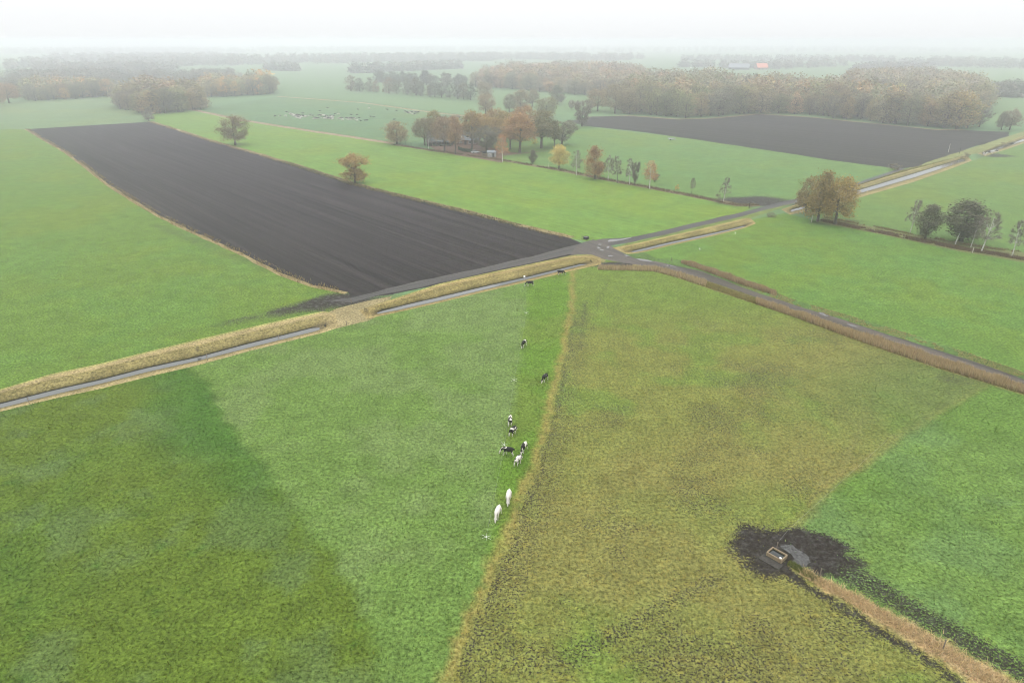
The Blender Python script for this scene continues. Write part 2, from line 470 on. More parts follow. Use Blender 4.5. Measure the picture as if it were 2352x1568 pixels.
T2_up = G([(1375, 549), (1440, 546), (1520, 530), (1600, 511), (1700, 488), (1800, 463), (1835, 455), (1900, 440), (1960, 423), (2045, 394), (2070, 386)])
T2_lo = G([(1395, 566), (1440, 558), (1520, 541), (1600, 521), (1700, 498), (1795, 473), (1835, 464), (1900, 447), (1962, 430), (2050, 399), (2080, 389)])

L1 = G([(1318, 605), (1318, 700), (1303, 790), (1282, 880), (1257, 980), (1227, 1080), (1188, 1180), (1134, 1310), (1085, 1430), (1033, 1568), (930, 1800)])
L2 = G([(2330, 845), (2225, 908), (2153, 953), (2081, 996), (2031, 1034), (1978, 1072), (1926, 1108), (1886, 1145), (1848, 1190), (1810, 1240), (1795, 1262)])
L3 = G([(1812, 1292), (1870, 1328), (1950, 1370), (2060, 1432), (2180, 1500), (2290, 1568), (2500, 1700)])
L4 = G([(430, 850), (480, 890), (530, 975), (590, 1050), (640, 1130), (720, 1230), (800, 1330), (860, 1430), (850, 1568), (800, 1800)])
L5 = G([(1212, 640), (1205, 760), (1190, 860), (1168, 960), (1150, 1060), (1138, 1160), (1128, 1250), (1110, 1310)])

# ------------------------------------------------------------------ colours of the turf
def zone(p, base, near):
    """turf colour and bare-soil share at ground points"""
    n = len(p)
    col = np.tile(np.array(base, float), (n, 1)); mud = np.zeros(n)
    big = fbm(p, 38, 4, 1); med = fbm(p, 9, 4, 2); fin = fbm(p, 2.2, 3, 3)
    def mix(c, f):
        nonlocal col
        f = np.clip(f, 0, 1)[:, None]; col = col * (1 - f) + np.array(c) * f
    if near:
        d1, a1 = sdist(L1, p); d2, a2 = sdist(L2, p); d3, a3 = sdist(L3, p); d4, a4 = sdist(L4, p); d5, a5 = sdist(L5, p)
        w = (fbm(p, 5, 3, 8) - .5)
        # L1 runs towards the camera: its right side (positive) is the photo's left, the green strip
        west = sstep(-.4, .4, d1 + w)
        mix((.090, .146, .034), west)                                    # fresh pasture
        mix((.104, .150, .048), west * sstep(.42, .62, med) * .8)
        strip = west * sstep(.6, -.6, d5 + w * 2)                        # strip grazed by the cows
        strip = np.where(a5 < .999, strip, strip * 1.0)
        mix((.078, .142, .018), strip * .9)
        mix((.100, .135, .026), strip * sstep(.54, .70, med) * .6)
        dark = west * sstep(-.9, .9, d4 + w * 3)                       # longer, darker sward
        mix((.052, .098, .017), dark)
        mix((.078, .110, .016), dark * sstep(.44, .60, big) * .8)
        mix((.080, .118, .044), dark * sstep(.48, .66, fbm(p, 5, 5, 21)) * .5)
        mix((.042, .096, .016), dark * sstep(12, 1, d4) * sstep(.75, .25, a4) * .85)
        mix((.036, .086, .014), dark * sstep(.72, .82, fbm(p, 2.2, 3, 31)) * .5)
        # worn paddock
        east = 1 - west
        worn = east
        wc = (.124, .136, .035)
        mix(wc, worn)
        mix((.096, .146, .028), worn * sstep(.54, .70, med) * .75)
        mix((.142, .130, .042), worn * sstep(.52, .32, big) * .6)
        top = sstep(120, 150, p[:, 1]) * worn
        mix((.090, .138, .026), top * .8)
        mud = np.maximum(mud, worn * (.29 + .20 * sstep(.42, .64, fbm(p, 8, 5, 41))) * (1 - .55 * top))
        # yellow margin and poached band along the fence line
        mix((.185, .155, .048), .9 * sstep(.85, .2, np.abs(d1 - .45 + w)) * sstep(0, .03, a1))
        mud = np.maximum(mud, np.maximum(sstep(1.1, .2, np.abs(d1 + .8 + w * 1.4)) * .60, sstep(4.5, .8, np.abs(d1 + 2.4 + w * 2.4)) * .46) * sstep(.14, .3, a1) * (d1 < .4))
        trk = G([(1345, 690), (1338, 760), (1330, 800)])
        dt, at = sdist(trk, p); mud = np.maximum(mud, sstep(1.2, .2, np.abs(dt)) * .6)
        c = g(1735, 865); e = np.hypot((p[:, 0] - c[0]) / 14, (p[:, 1] - c[1]) / 9); mud = np.maximum(mud, worn * .52 * sstep(1.5, .3, e + w * 1.6))
        for tp, tw, ts in ((G([(1640, 1330), (1560, 1372), (1480, 1420), (1400, 1466), (1320, 1505)]), 1.8, .52), (G([(1440, 650), (1425, 700), (1415, 760), (1395, 840)]), .5, .45), (G([(1400, 640), (1372, 700), (1362, 760)]), .6, .5), (G([(1520, 745), (1600, 730), (1700, 715)]), .5, .42)):
            dt, at = sdist(tp, p); mud = np.maximum(mud, sstep(tw * 1.6, tw * .2, np.abs(dt) + w) * ts)
        dt, at = sdist(G([(2045, 815), (2005, 915), (1968, 1000), (1938, 1062)]), p); mix((.130, .125, .045), .6 * sstep(.7, .1, np.abs(dt)))
        # bright green beyond the second fence line and right of the strip
        side2 = sstep(.6, -.6, d2 + w * 1.5)                             # L2 runs towards the camera; negative = photo's right
        side3 = sstep(.6, -.6, d3 + w * 1.5)
        bright = east * np.where(p[:, 1] > g(1800, 1275)[1], side2, side3)
        mix((.092, .150, .036), bright)
        mix((.088, .146, .046), bright * sstep(.46, .64, med) * .8)
        mix((.074, .134, .024), bright * sstep(.54, .36, big) * .6)
        mud = mud * (1 - bright)
        mix((.150, .125, .045), east * sstep(1.2, .2, np.abs(d2 - .3 + w * 1.2)) * .45)
        grn = east * sstep(30, 4, d2) * sstep(.75, .3, a2) * (1 - bright)   # greener upper right
        mix((.066, .108, .030), grn * .7); mud = mud * (1 - grn * .6)
        # soil poached round the drinking trough and along the dry-grass strip
        for (cx, cy, rx, ry, s) in ((1755, 1258, 3.7, 3.4, 1.05), (1775, 1288, 3.2, 2.2, 1.0), (1862, 1266, 4.2, 3.2, 1.15), (1825, 1298, 3.4, 2.4, 1.05), (1915, 1300, 3.4, 2.2, .9)):
            c = g(cx, cy); e = np.hypot((p[:, 0] - c[0]) / rx, (p[:, 1] - c[1]) / ry)
            mud = np.maximum(mud, s * sstep(1.75, .55, e + w * .9 + (fbm(p, 2.2, 3, 71) - .5) * 1.1))
        mud = np.maximum(mud, sstep(3.6, .8, np.abs(d3 + 3.2 + w * 2)) * .72 * (a3 > .03))
        mud = np.maximum(mud, sstep(1.0, .2, np.abs(d3 - 1.7 - a3 * 1.4 + w)) * .85 * (a3 > .04) * (a3 < .9))
        w3 = .5 + 1.7 * a3
        stripw = sstep(1.15, .75, np.abs(d3 - .1) / w3)
        mud = mud * (1 - stripw)
        mix((.30, .215, .115), stripw * (.4 + .6 * (a3 > .12)))
        for (cx, cy, rx, ry) in ((1415, 608, 8.5, 3.2), (2215, 872, 6, 3.0), (2325, 895, 4, 2)):
            c = g(cx, cy); e = np.hypot((p[:, 0] - c[0]) / rx, (p[:, 1] - c[1]) / ry)
            mud = np.maximum(mud, (1.2 if cx < 1500 else .5) * sstep(1.2, .5, e + w))
    else:
        mix(np.array(base) * np.array([1.22, 1.02, .75]), sstep(.46, .68, big) * .55)
        mix(np.array(base) * np.array([.9, 1.04, 1.2]), sstep(.5, .66, med) * .5)
        w = fbm(p, 5, 3, 8) - .5
        for pl, r, s in ((M1_MUD, 5.5, 1.15), (M1_MUD2, .7, .5)):
            d, a = sdist(pl, p); rr = r * np.clip(1.2 - .85 * a, .15, 1.2) if r > 1 else r
            mud = np.maximum(mud, s * (1 - .55 * a * (r > 1)) * sstep(1.7, .2, np.abs(d) / rr + w * 1.6))
        d, a = sdist(M1_TRK, p); mix((.06, .085, .028), sstep(2.4, .3, np.abs(d)) * .6)
        for (cx, cy, rx, ry, s) in ((1735, 462, 17, 10, .95), (1790, 468, 12, 6, 1.0), (1935, 508, 9, 5, .7), (1895, 512, 6, 4, .6), (2285, 357, 10, 8, .9)):
            c = g(cx, cy); e = np.hypot((p[:, 0] - c[0]) / rx, (p[:, 1] - c[1]) / ry)
            mud = np.maximum(mud, s * sstep(1.25, .55, e + w * .6))
    col = col * (0.82 + .36 * fin)[:, None]
    return col, mud
M1_MUD = G([(2290, 455), (2150, 478), (1950, 510), (1750, 560), (1550, 600), (1380, 640)], k4)
M1_MUD2 = G([(1380, 640), (1100, 700), (700, 800), (300, 885), (0, 935)], k4)
M1_TRK = G([(1900, 330), (1500, 200), (1200, 80), (1000, 0)], k4)

# ------------------------------------------------------------------ the ground: one flat partition, split into fields
def straw(p, c, var=.35):
    return np.array(c) * (1 - var + 2 * var * fbm(p, 3, 4, 77))[:, None], np.zeros(len(p))
M_TURF = ground_mat('meadow_turf'); M_TURF_DRILL = ground_mat('drilled_turf', .13, P_ANG); M_FAR = ground_mat('far_turf', bump_s=.1, fine=.15)
M_VERGE = ground_mat('dry_verge', bump_s=.9, fine=.6)
M_PLOUGH = soil_mat('ploughed_soil', (.0125, .0105, .0115), (.030, .0242, .0248), P_ANG, .45)
M_PLOUGH2 = soil_mat('ploughed_soil_far', (.013, .0118, .0125), (.038, .032, .029), P_ANG, .4)
RD_ANG = math.atan2(RD_up[-1][1] - RD_up[4][1], RD_up[-1][0] - RD_up[4][0])
TK_ANG = math.atan2(T2_up[5][1] - T2_up[1][1], T2_up[5][0] - T2_up[1][0])
M_ROAD = soil_mat('road_mud', (.027, .0215, .0175), (.070, .054, .043), RD_ANG, .45, (.03, .9, 1), True)
M_TRACK = soil_mat('track_mud', (.017, .0145, .0135), (.036, .030, .026), TK_ANG, .35, (.03, .8, 1), True)
FARM_YARD = G([(620, 450), (760, 455), (880, 435), (1000, 440), (1100, 440), (1250, 460), (1480, 520), (1580, 530), (1900, 500), (1400, 560), (1390, 630), (1150, 590), (900, 550), (700, 500)], kf)
tk_lo = G([(160, 492), (300, 450), (600, 395), (1000, 302), (1300, 240), (1560, 182), (1700, 178)], k5)
tk_up = G([(0, 480), (150, 462), (600, 350), (1000, 268), (1300, 200), (1560, 130), (1700, 90)], k5)
CV = lambda c: (lambda p: zone(p, c, False))
FIELDS = [  # name, outline, colour rule, material, spacing of inner points
    ('ground', [(-9000, -400), (9000, -400), (9000, 12000), (-9000, 12000)], CV((.088, .150, .066)), M_FAR, 0),
    ('herd_meadow', G([(380, 238), (470, 250), (640, 222), (830, 232), (1095, 268), (1120, 300), (905, 334), (700, 300)]), CV((.074, .130, .056)), M_TURF, 9),
    ('corner_meadow', G([(-600, 330), (-600, 250), (0, 236), (260, 222), (350, 262), (345, 285), (65, 300)]), CV((.100, .150, .066)), M_TURF, 9),
    ('drilled_meadow', P1_right + G([(1375, 560), (1440, 548), (1700, 490), (1735, 472)]) + G_line[::-1] + H_line[::-1] + G([(350, 262)]), CV((.100, .168, .030)), M_TURF_DRILL, 5),
    ('farm_meadow', G_line[1:] + G([(1830, 457), (2062, 388), (1800, 350), (1600, 320), (1330, 289), (1300, 280), (1150, 330)]), CV((.086, .146, .042)), M_TURF, 4),
    ('left_meadow', [(-420, 60), (-420, 330)] + G([(-500, 300), (64, 297)]) + P1_left + G([(806, 690), (845, 694)]) + G([(700, 730), (0, 894)]), CV((.082, .136, .024)), M_TURF, 2.6),
    ('ditch_meadow', G([(1830, 470), (1870, 505)]) + F_far + G([(2900, 640), (2900, 340), (2352, 330)]) + D_near[::-1], CV((.090, .144, .038)), M_TURF, 4),
    ('roadside_meadow', G([(1405, 570), (1800, 490), (1880, 507)]) + F_near + G([(3000, 700), (2900, 1000)]) + RD_up[::-1], CV((.080, .142, .028)), M_TURF, 2.6),
    ('pasture', G([(-700, 1180), (0, 940), (850, 730), (1384, 596), (1450, 604)]) + RV_lo[1:] + G([(3300, 1500), (3300, 1950), (-1100, 1950)]), lambda p: zone(p, (.06, .12, .04), True), M_TURF, 1.0),
    ('verge_strip', G([(640, 771), (700, 742), (774, 708), (847, 690), (900, 680), (880, 720), (847, 736), (760, 757)]), lambda p: straw(p, (.20, .165, .085)), M_VERGE, 1.5),
    ('verge_strip', G([(1380, 578), (1395, 572), (1412, 566), (1440, 585), (1475, 600), (1450, 597), (1405, 600)]), lambda p: straw(p, (.10, .115, .04)), M_VERGE, 1.5),
    ('verge_strip', G([(1340, 588), (1372, 582), (1392, 592), (1390, 602), (1350, 610), (1320, 612)]), lambda p: straw(p, (.16, .145, .06)), M_VERGE, 1.5),
    ('verge_strip', ribbon(P1_left, 1.4, 1.6), lambda p: straw(p, (.21, .165, .08)), M_VERGE, 0),
    ('verge_strip', ribbon(P1_right, 1.6, 2.4), lambda p: straw(p, (.20, .16, .08)), M_VERGE, 0),
    ('verge_strip', ribbon(H_line, 2.6), lambda p: straw(p, (.24, .18, .12)), M_VERGE, 0),
    ('verge_strip', ribbon(H2_line, 2.4), lambda p: straw(p, (.25, .20, .12)), M_VERGE, 0),
    ('verge_strip', ribbon(G_line, 2.2, 2.2), lambda p: straw(p, (.13, .105, .06)), M_VERGE, 0),
    ('verge_strip', F_near + F_far[::-1], lambda p: straw(p, (.12, .125, .05)), M_VERGE, 3),
    ('verge_strip', RV_up + RD_lo[::-1], lambda p: straw(p, (.075, .125, .035)), M_VERGE, 2.5),
    ('verge_strip', RD_lo[2:] + RV_lo[::-1], lambda p: straw(p, (.17, .15, .058)), M_VERGE, 2.5),
    ('verge_strip', T2_lo[8:] + G([(2120, 372), (2200, 350), (2352, 302), (2420, 282), (2420, 300)]) + E_far[::-1] + D_far[::-1], lambda p: straw(p, (.15, .16, .06)), M_VERGE, 4),
    ('verge_strip', T2_lo[1:7] + [tuple(q) for q in np.array(C_far[::-1]) - (0, .6)], lambda p: straw(p, (.11, .14, .04)), M_VERGE, 2),
    ('yard', FARM_YARD, lambda p: straw(p, (.12, .075, .055), .25), M_VERGE, 4),
    ('verge_strip', [(x, y + 3) for x, y in ribbon(G([(1345, 270), (1450, 267), (1560, 275), (1650, 272), (1740, 263), (1850, 269), (2000, 284), (2150, 299), (2225, 300)]), 3.0, 2.0)], lambda p: straw(p, (.17, .135, .075)), M_VERGE, 0),
    ('ploughed_field', rough(P1_poly, 2.5, .35, 3), lambda p: straw(p, (.05, .045, .04)), M_PLOUGH, 0),
    ('ploughed_field', rough(P2_poly, 5, .8, 4), lambda p: straw(p, (.05, .045, .04)), M_PLOUGH2, 0),
    ('track', rough(tk_up + tk_lo[::-1], 3, .4, 8), lambda p: straw(p, (.08, .07, .06)), M_TRACK, 0),
    ('track', rough(T2_up + T2_lo[::-1], 3, .35, 9), lambda p: straw(p, (.08, .07, .06)), M_TRACK, 0),
    ('road', rough(G([(1325, 566), (1345, 556), (1380, 549), (1420, 552)]) + RD_up + RD_lo[::-1] + G([(1340, 584), (1310, 586)]), 3, .3, 10), lambda p: straw(p, (.1, .09, .08)), M_ROAD, 0),
]
for dt in DITCHES:
    n = max(24, int(plen(dt[0]) / 1.6))
    FIELDS.append((None, [tuple(q) for q in resample(dt[0], n)] + [tuple(q) for q in resample(dt[3], n)[::-1]], None, None, 0))

vts, fcs = [], []
for nm, poly, *_ in FIELDS:
    k = len(vts)
    a = sum(poly[i][0] * poly[(i + 1) % len(poly)][1] - poly[(i + 1) % len(poly)][0] * poly[i][1] for i in range(len(poly)))
    if a < 0: poly = poly[::-1]
    vts += [Vector(q) for q in poly]; fcs.append(list(range(k, len(vts))))
for nm, poly, rule, mat, spc in FIELDS:
    if not spc: continue
    P = np.array(poly); lo, hi = P.min(0), P.max(0)
    lo = np.maximum(lo, (-420, 20)); hi = np.minimum(hi, (520, 900))
    if nm == 'pasture': lo, hi = np.maximum(lo, (-150, 22)), np.minimum(hi, (170, 200))
    gx, gy = np.meshgrid(np.arange(lo[0], hi[0], spc), np.arange(lo[1], hi[1], spc))
    q = np.c_[gx.ravel(), gy.ravel()]; q += NR.uniform(-.3, .3, q.shape) * spc
    q = q[in_poly(q, P)]
    q = q[(np.abs(q[:, 0]) < 1.25 * (q[:, 1] * .7) + 45)]
    vts += [Vector(t) for t in q]
o_v, o_e, o_f, _, _, o_of = delaunay_2d_cdt(vts, [], fcs, 1, 1e-4, True)
o_v = np.array([(v[0], v[1]) for v in o_v])
tri = np.array(o_f, np.int32); own = np.zeros(len(tri), int); cen = o_v[tri].mean(1)
for i, fd in enumerate(FIELDS):
    P = np.array(fd[1])
    k = np.nonzero(((cen >= P.min(0)) & (cen <= P.max(0))).all(1))[0]
    own[k[in_poly(cen[k], fd[1])]] = i
for i, (nm, poly, rule, mat, spc) in enumerate(FIELDS):
    if nm is None: continue
    t = tri[own == i]
    if not len(t): continue
    ids, inv = np.unique(t.ravel(), return_inverse=True)
    p = o_v[ids]
    col, mud = rule(p)
    z = np.zeros(len(p))
    if nm == 'pasture': z = (fbm(p, 12, 3, 55) - .5) * 0.0
    link(nm, mesh_np(nm, np.c_[p, z], inv.reshape(-1, 3), {'col': col, 'mud': mud}), mat, kind='structure')

# ------------------------------------------------------------------ ditches: banks and water
blade_jobs = []      # (points, z, height, width, colour, spread)
def ditch(far, w1, w2, near, dep, bank_c, top_c, blades=True):
    n = max(24, int(plen(far) / 1.6))
    F, W1, W2, N = (resample(q, n) for q in (far, w1, w2, near))
    s = np.linspace(0, 1, n); L = plen(far)
    end = sstep(0, 1, np.minimum(np.minimum(s, 1 - s) * L / 5.0, 1))
    wob = (fbm(np.c_[s * L, s * 0], 3.0, 3, 3) - .5)[:, None] * .9
    fr = [0, .2, .40, .47, .74, .93, 1.0]
    zz = [0, 0, .03, -.05, -dep * .45, -dep * .86, -dep + .06]
    wv = wob * (W1 - F) / np.hypot(*(W1 - F).T)[:, None]
    cols = [(F * (1 - u) + W1 * u + wv * (.5 if .3 < u < .8 else .2 if u > .9 else 0), z * end) for u, z in zip(fr, zz)]
    cols += [(W1 * .75 + W2 * .25, (-dep - .3) * end), (W1 * .25 + W2 * .75, (-dep - .3) * end), (W2, (-dep + .02) * end), (W2 * .5 + N * .5, -dep * .45 * end), (N, 0 * s)]
    k = len(cols)
    E1 = end[:, None]
    cols = [(c * E1 + (F + (N - F) * (i / (k - 1))) * (1 - E1), z) for i, (c, z) in enumerate(cols)]
    v = np.concatenate([np.c_[c, z] for c, z in cols])
    idx = np.arange(n * k).reshape(k, n)
    f = np.concatenate([np.c_[idx[i, :-1], idx[i, 1:], idx[i + 1, 1:], idx[i + 1, :-1]] for i in range(k - 1)])
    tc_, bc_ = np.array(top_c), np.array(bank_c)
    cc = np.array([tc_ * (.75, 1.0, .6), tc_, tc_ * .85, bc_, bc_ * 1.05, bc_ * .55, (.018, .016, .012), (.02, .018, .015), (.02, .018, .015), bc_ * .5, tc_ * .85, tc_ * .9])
    uu = np.repeat(np.arange(k), n) * 1.7
    along_ = fbm(np.c_[np.tile(s * L / 7, k), uu], 1.0, 3, 15)
    col = np.repeat(cc, n, axis=0)
    ee = np.tile(end, k)[:, None]
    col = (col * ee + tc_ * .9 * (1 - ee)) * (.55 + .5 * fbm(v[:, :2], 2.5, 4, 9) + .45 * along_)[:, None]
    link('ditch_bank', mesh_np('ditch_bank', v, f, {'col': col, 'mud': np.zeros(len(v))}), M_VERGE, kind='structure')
    wa, wb = W1 + (W1 - W2) * .3, W2 + (W2 - W1) * .12
    v2 = np.concatenate([np.c_[wa, 0 * s - dep], np.c_[wb, 0 * s - dep]])
    i2 = np.arange(2 * n).reshape(2, n)
    link('water', mesh_np('water', v2, np.c_[i2[0, :-1], i2[0, 1:], i2[1, 1:], i2[1, :-1]]), M_WATER, kind='structure')
    if blades:
        m = int(L * 42)
        i = NR.integers(0, n - 1, m); fr = NR.random(m)
        lerp = lambda A: A[i] * (1 - fr)[:, None] + A[i + 1] * fr[:, None]
        u = NR.random(m)[:, None] ** .8
        p = lerp(F) * (1 - u) + lerp(W1) * u
        e = np.interp(s[i], s, end)
        z = np.where(u[:, 0] < .44, 0, -(u[:, 0] - .44) / .56 * dep) * e
        c = np.where(u < .44 + .12 * (NR.random((m, 1)) - .5), np.array(top_c), np.array(bank_c) * e[:, None] + np.array(top_c) * (1 - e[:, None])) * NR.uniform(.6, 1.35, (m, 1)) * (.55 + .9 * fbm(np.c_[s[i] * L / 6, u[:, 0] * 6], 1.0, 3, 25))[:, None]
        blade_jobs.append((p, z, NR.uniform(.04, .16, m), .10, c, .8))
        m = int(L * 16); i = NR.integers(0, n - 1, m); fr = NR.random(m); u = NR.random(m)[:, None]
        p = lerp(W2) * (1 - u) + lerp(N) * u
        z = -dep * (1 - u[:, 0]) * np.interp(s[i], s, end)
        blade_jobs.append((p, z, NR.uniform(.04, .16, m), .10, np.array((.25, .19, .08)) * NR.uniform(.7, 1.3, (m, 1)), .25))
ditch(*DITCHES[0], (.165, .138, .056), (.270, .215, .105))
ditch(*DITCHES[1], (.160, .132, .050), (.245, .190, .080))
ditch(*DITCHES[2], (.165, .138, .052), (.245, .195, .080))
ditch(*DITCHES[3], (.16, .14, .06), (.24, .195, .09))
ditch(*DITCHES[4], (.16, .14, .06), (.24, .195, .09))

def puddle(pts, f=None):
    q = rough(G(pts, f), .8, .22, 14)
    me = bpy.data.meshes.new('puddle'); me.from_pydata([(x, y, .006) for x, y in q], [], [tuple(range(len(q)))]); me.update()
    link('puddle', me, M_PUDDLE, kind='structure')
for f_, pts in ((kj, [(450, 165), (480, 150), (600, 145), (710, 125), (690, 137), (600, 158), (520, 172), (460, 176)]),
                (kj, [(345, 200), (385, 198), (380, 208), (350, 208)]), (kj, [(330, 232), (360, 230), (380, 242), (350, 246)]),
                (kj, [(345, 255), (380, 252), (425, 268), (390, 270)]), (kj, [(440, 228), (470, 220), (465, 240), (445, 242)]),
                (kj, [(745, 352), (800, 356), (880, 366), (940, 388), (880, 386), (800, 376)]),
                (kj, [(620, 316), (660, 316), (685, 328), (650, 328)]), (kj, [(455, 322), (500, 322), (505, 332), (460, 330)]),
                (kj, [(1080, 425), (1110, 428), (1120, 438), (1085, 434)]),
                (k6, [(1040, 683), (1075, 686), (1112, 705), (1095, 712), (1055, 698)]), (k6, [(1218, 757), (1250, 762), (1295, 780), (1260, 776)]),
                (k6, [(70, 382), (110, 388), (140, 398), (90, 392)])):
    puddle(pts, f_)

def wet_patch(pts, f):
    q = rough(G(pts, f), .35, .18, 23)
    me = bpy.data.meshes.new('wet_mud'); me.from_pydata([(x, y, .005) for x, y in q], [], [tuple(range(len(q)))]); me.update()
    m, nt, b, o = new_mat('wet_grey_mud'); pos = mapped(nt)
    n1 = noise(nt, pos, 3.0, 5.0, .75)
    nt.links.new(mixc(nt, rng(nt, n1, .40, .60, 0, 1), (.014, .0125, .0115), (.055, .053, .052)), b.inputs['Base Color'])
    nt.links.new(rng(nt, n1, .4, .62, .75, .30), b.inputs['Roughness']); b.inputs['Specular IOR Level'].default_value = .45
    bump(nt, b, n1, .5, .15)
    link('wet_mud', me, m, kind='structure')
wet_patch([(980, 480), (1090, 465), (1220, 470), (1330, 560), (1440, 620), (1530, 710), (1560, 800), (1490, 870), (1400, 890), (1270, 880), (1160, 815), (1250, 730), (1180, 640), (1080, 570)], K(1780, 1270, 7.84))

# ------------------------------------------------------------------ blades: reeds, dry grass, turf
def blades(name, jobs, label, cat=None):
    V, F, C = [], [], []
    k = 0
    for p, z, h, w, c, lean in jobs:
        m = len(p)
        a = NR.uniform(0, 2 * math.pi, m); b = NR.uniform(0, 2 * math.pi, m)
        d = np.c_[np.cos(a), np.sin(a)] * (np.asarray(w) * NR.uniform(.6, 1.3, m))[:, None] * .5
        ln = np.c_[np.cos(b), np.sin(b)] * (h * lean * NR.uniform(.2, 1.6, m))[:, None]
        v = np.empty((m, 3, 3))
        v[:, 0, :2], v[:, 1, :2], v[:, 2, :2] = p - d, p + d, p + ln
        v[:, 0, 2] = v[:, 1, 2] = z - .03
        v[:, 2, 2] = z + h
        V.append(v.reshape(-1, 3)); F.append(np.arange(k, k + 3 * m).reshape(-1, 3)); k += 3 * m
        C.append(np.repeat(np.asarray(c), 3, axis=0))
    o = link(name, mesh_np(name, np.concatenate(V), np.concatenate(F), {'col': np.concatenate(C)}), M_BLADE, kind='stuff')
    o['label'] = label
    return o
def along(pl_a, pl_b, m, lo=0.0, hi=1.0):
    n = 120; A, B = resample(pl_a, n), resample(pl_b, n)
    t = NR.uniform(lo, hi, m) * (n - 1); i = np.minimum(t.astype(int), n - 2); fr = (t - i)[:, None]
    u = NR.random(m)[:, None]
    pa, pb = A[i] * (1 - fr) + A[i + 1] * fr, B[i] * (1 - fr) + B[i + 1] * fr
    return pa * (1 - u) + pb * u
def tone(c, m, a=.7, b=1.35):
    return np.array(c) * NR.uniform(a, b, (m, 1)) * np.c_[NR.uniform(.92, 1.1, m), np.ones(m), NR.uniform(.85, 1.1, m)]
def band(pl, half, m, lo=0, hi=1):
    r = resample(pl, 120); t = np.gradient(r, axis=0); t /= np.hypot(*t.T)[:, None]; nrm = np.c_[t[:, 1], -t[:, 0]]
    return along(r + nrm * half, r - nrm * half, m, lo, hi)
# verges
for pl, hw, m, c in ((P1_left, 1.5, 7000, (.22, .17, .08)), (P1_right, 2.0, 9000, (.20, .16, .075)), (H_line, 2.3, 5000, (.25, .185, .12)), (H2_line, 2.0, 3500, (.27, .21, .13)), (G_line, 1.9, 11000, (.125, .095, .055)), (F_mid, 1.8, 9000, (.14, .095, .06)), (F_far, .9, 3500, (.20, .165, .085))):
    p = band(pl, hw, m)
    keep = fbm(p, 4, 3, 66) > .38; p = p[keep]; m = len(p)
    blade_jobs.append((p, np.zeros(m), NR.uniform(.25, .75, m), .16, tone(c, m), .4))
p = band(P1_right, 1.5, 2500, .55, .95); m = len(p); blade_jobs.append((p, np.zeros(m), NR.uniform(.3, .9, m), .2, tone((.075, .085, .035), m), .4))
p = along(RV_up, RD_up, 9000, .38, 1); m = len(p); p2 = p[fbm(p, 3.5, 3, 12) > .36]; m = len(p2)
blade_jobs.append((p2, np.zeros(m), NR.uniform(.08, .3, m), .14, tone((.29, .245, .11), m), .7))
p = along(RD_lo[3:], RV_lo[2:], 12000); m = len(p)
blade_jobs.append((p, np.zeros(m), NR.uniform(.12, .4, m), .12, tone((.15, .14, .05), m), .5))
pts = band(L3, .75, 8000, .06, .98); d3, a3 = sdist(L3, pts); pts = pts + NR.normal(0, .22, pts.shape) * (a3 * 4)[:, None]; m = len(pts)
blade_jobs.append((pts, np.zeros(m), NR.uniform(.1, .42, m), .07, tone((.48, .36, .20), m, .6, 1.3), 1.2))
pts = band(L3, .5, 900, .0, .12); m = len(pts)
blade_jobs.append((pts, np.zeros(m), NR.uniform(.12, .45, m), .07, tone((.13, .15, .045), m, .6, 1.3), .6))
p = along(T2_lo[8:], D_far[2:], 3500); m = len(p); blade_jobs.append((p, np.zeros(m), NR.uniform(.2, .5, m), .18, tone((.2, .18, .075), m), .4))
blades('dry_grass', blade_jobs, 'dry straw coloured grass on the ditch banks, verges and field edges')
# reeds along the road
rd = []
R_lo1 = G([(-370, 415), (0, 425), (150, 466), (320, 522)], k6); R_hi1 = G([(-360, 395), (0, 400), (150, 437), (330, 492)], k6)
p = along(R_lo1, R_hi1, 7000); m = len(p); rd.append((p, np.zeros(m), NR.uniform(.4, 1.1, m), .12, tone((.37, .295, .175), m), .16))
R_lo2 = G([(640, 632), (900, 720), (1200, 832), (1500, 938), (1800, 1038), (2100, 1128), (2352, 1205), (2900, 1390)], k6)
R_hi2 = G([(640, 605), (900, 692), (1200, 795), (1500, 888), (1800, 985), (2100, 1080), (2352, 1170), (2900, 1365)], k6)
p = along(R_lo2, R_hi2, 42000); t = fbm(p, 2.5, 3, 18); m = len(p)
rd.append((p, np.zeros(m), NR.uniform(.45, 1.35, m) * (.5 + .9 * t), .11, tone((.37, .285, .165), m), .15))
p = along(G([(300, 515), (640, 632)], k6), G([(330, 492), (640, 605)], k6), 4500); m = len(p); rd.append((p, np.zeros(m), NR.uniform(.15, .45, m), .11, tone((.25, .215, .085), m), .4))
R_lo3 = G([(165, 372), (300, 418), (500, 492), (770, 580)], k6); R_hi3 = G([(165, 362), (300, 398), (500, 470), (770, 562)], k6)
p = along(R_lo3, R_hi3, 13000); t = fbm(p, 2.5, 3, 19); m = len(p)
rd.append((p, np.zeros(m), NR.uniform(.5, 1.25, m) * (.5 + .9 * t), .13, tone((.33, .25, .15), m), .15))
blades('reeds', rd, 'tall tan reeds standing along both sides of the muddy road')
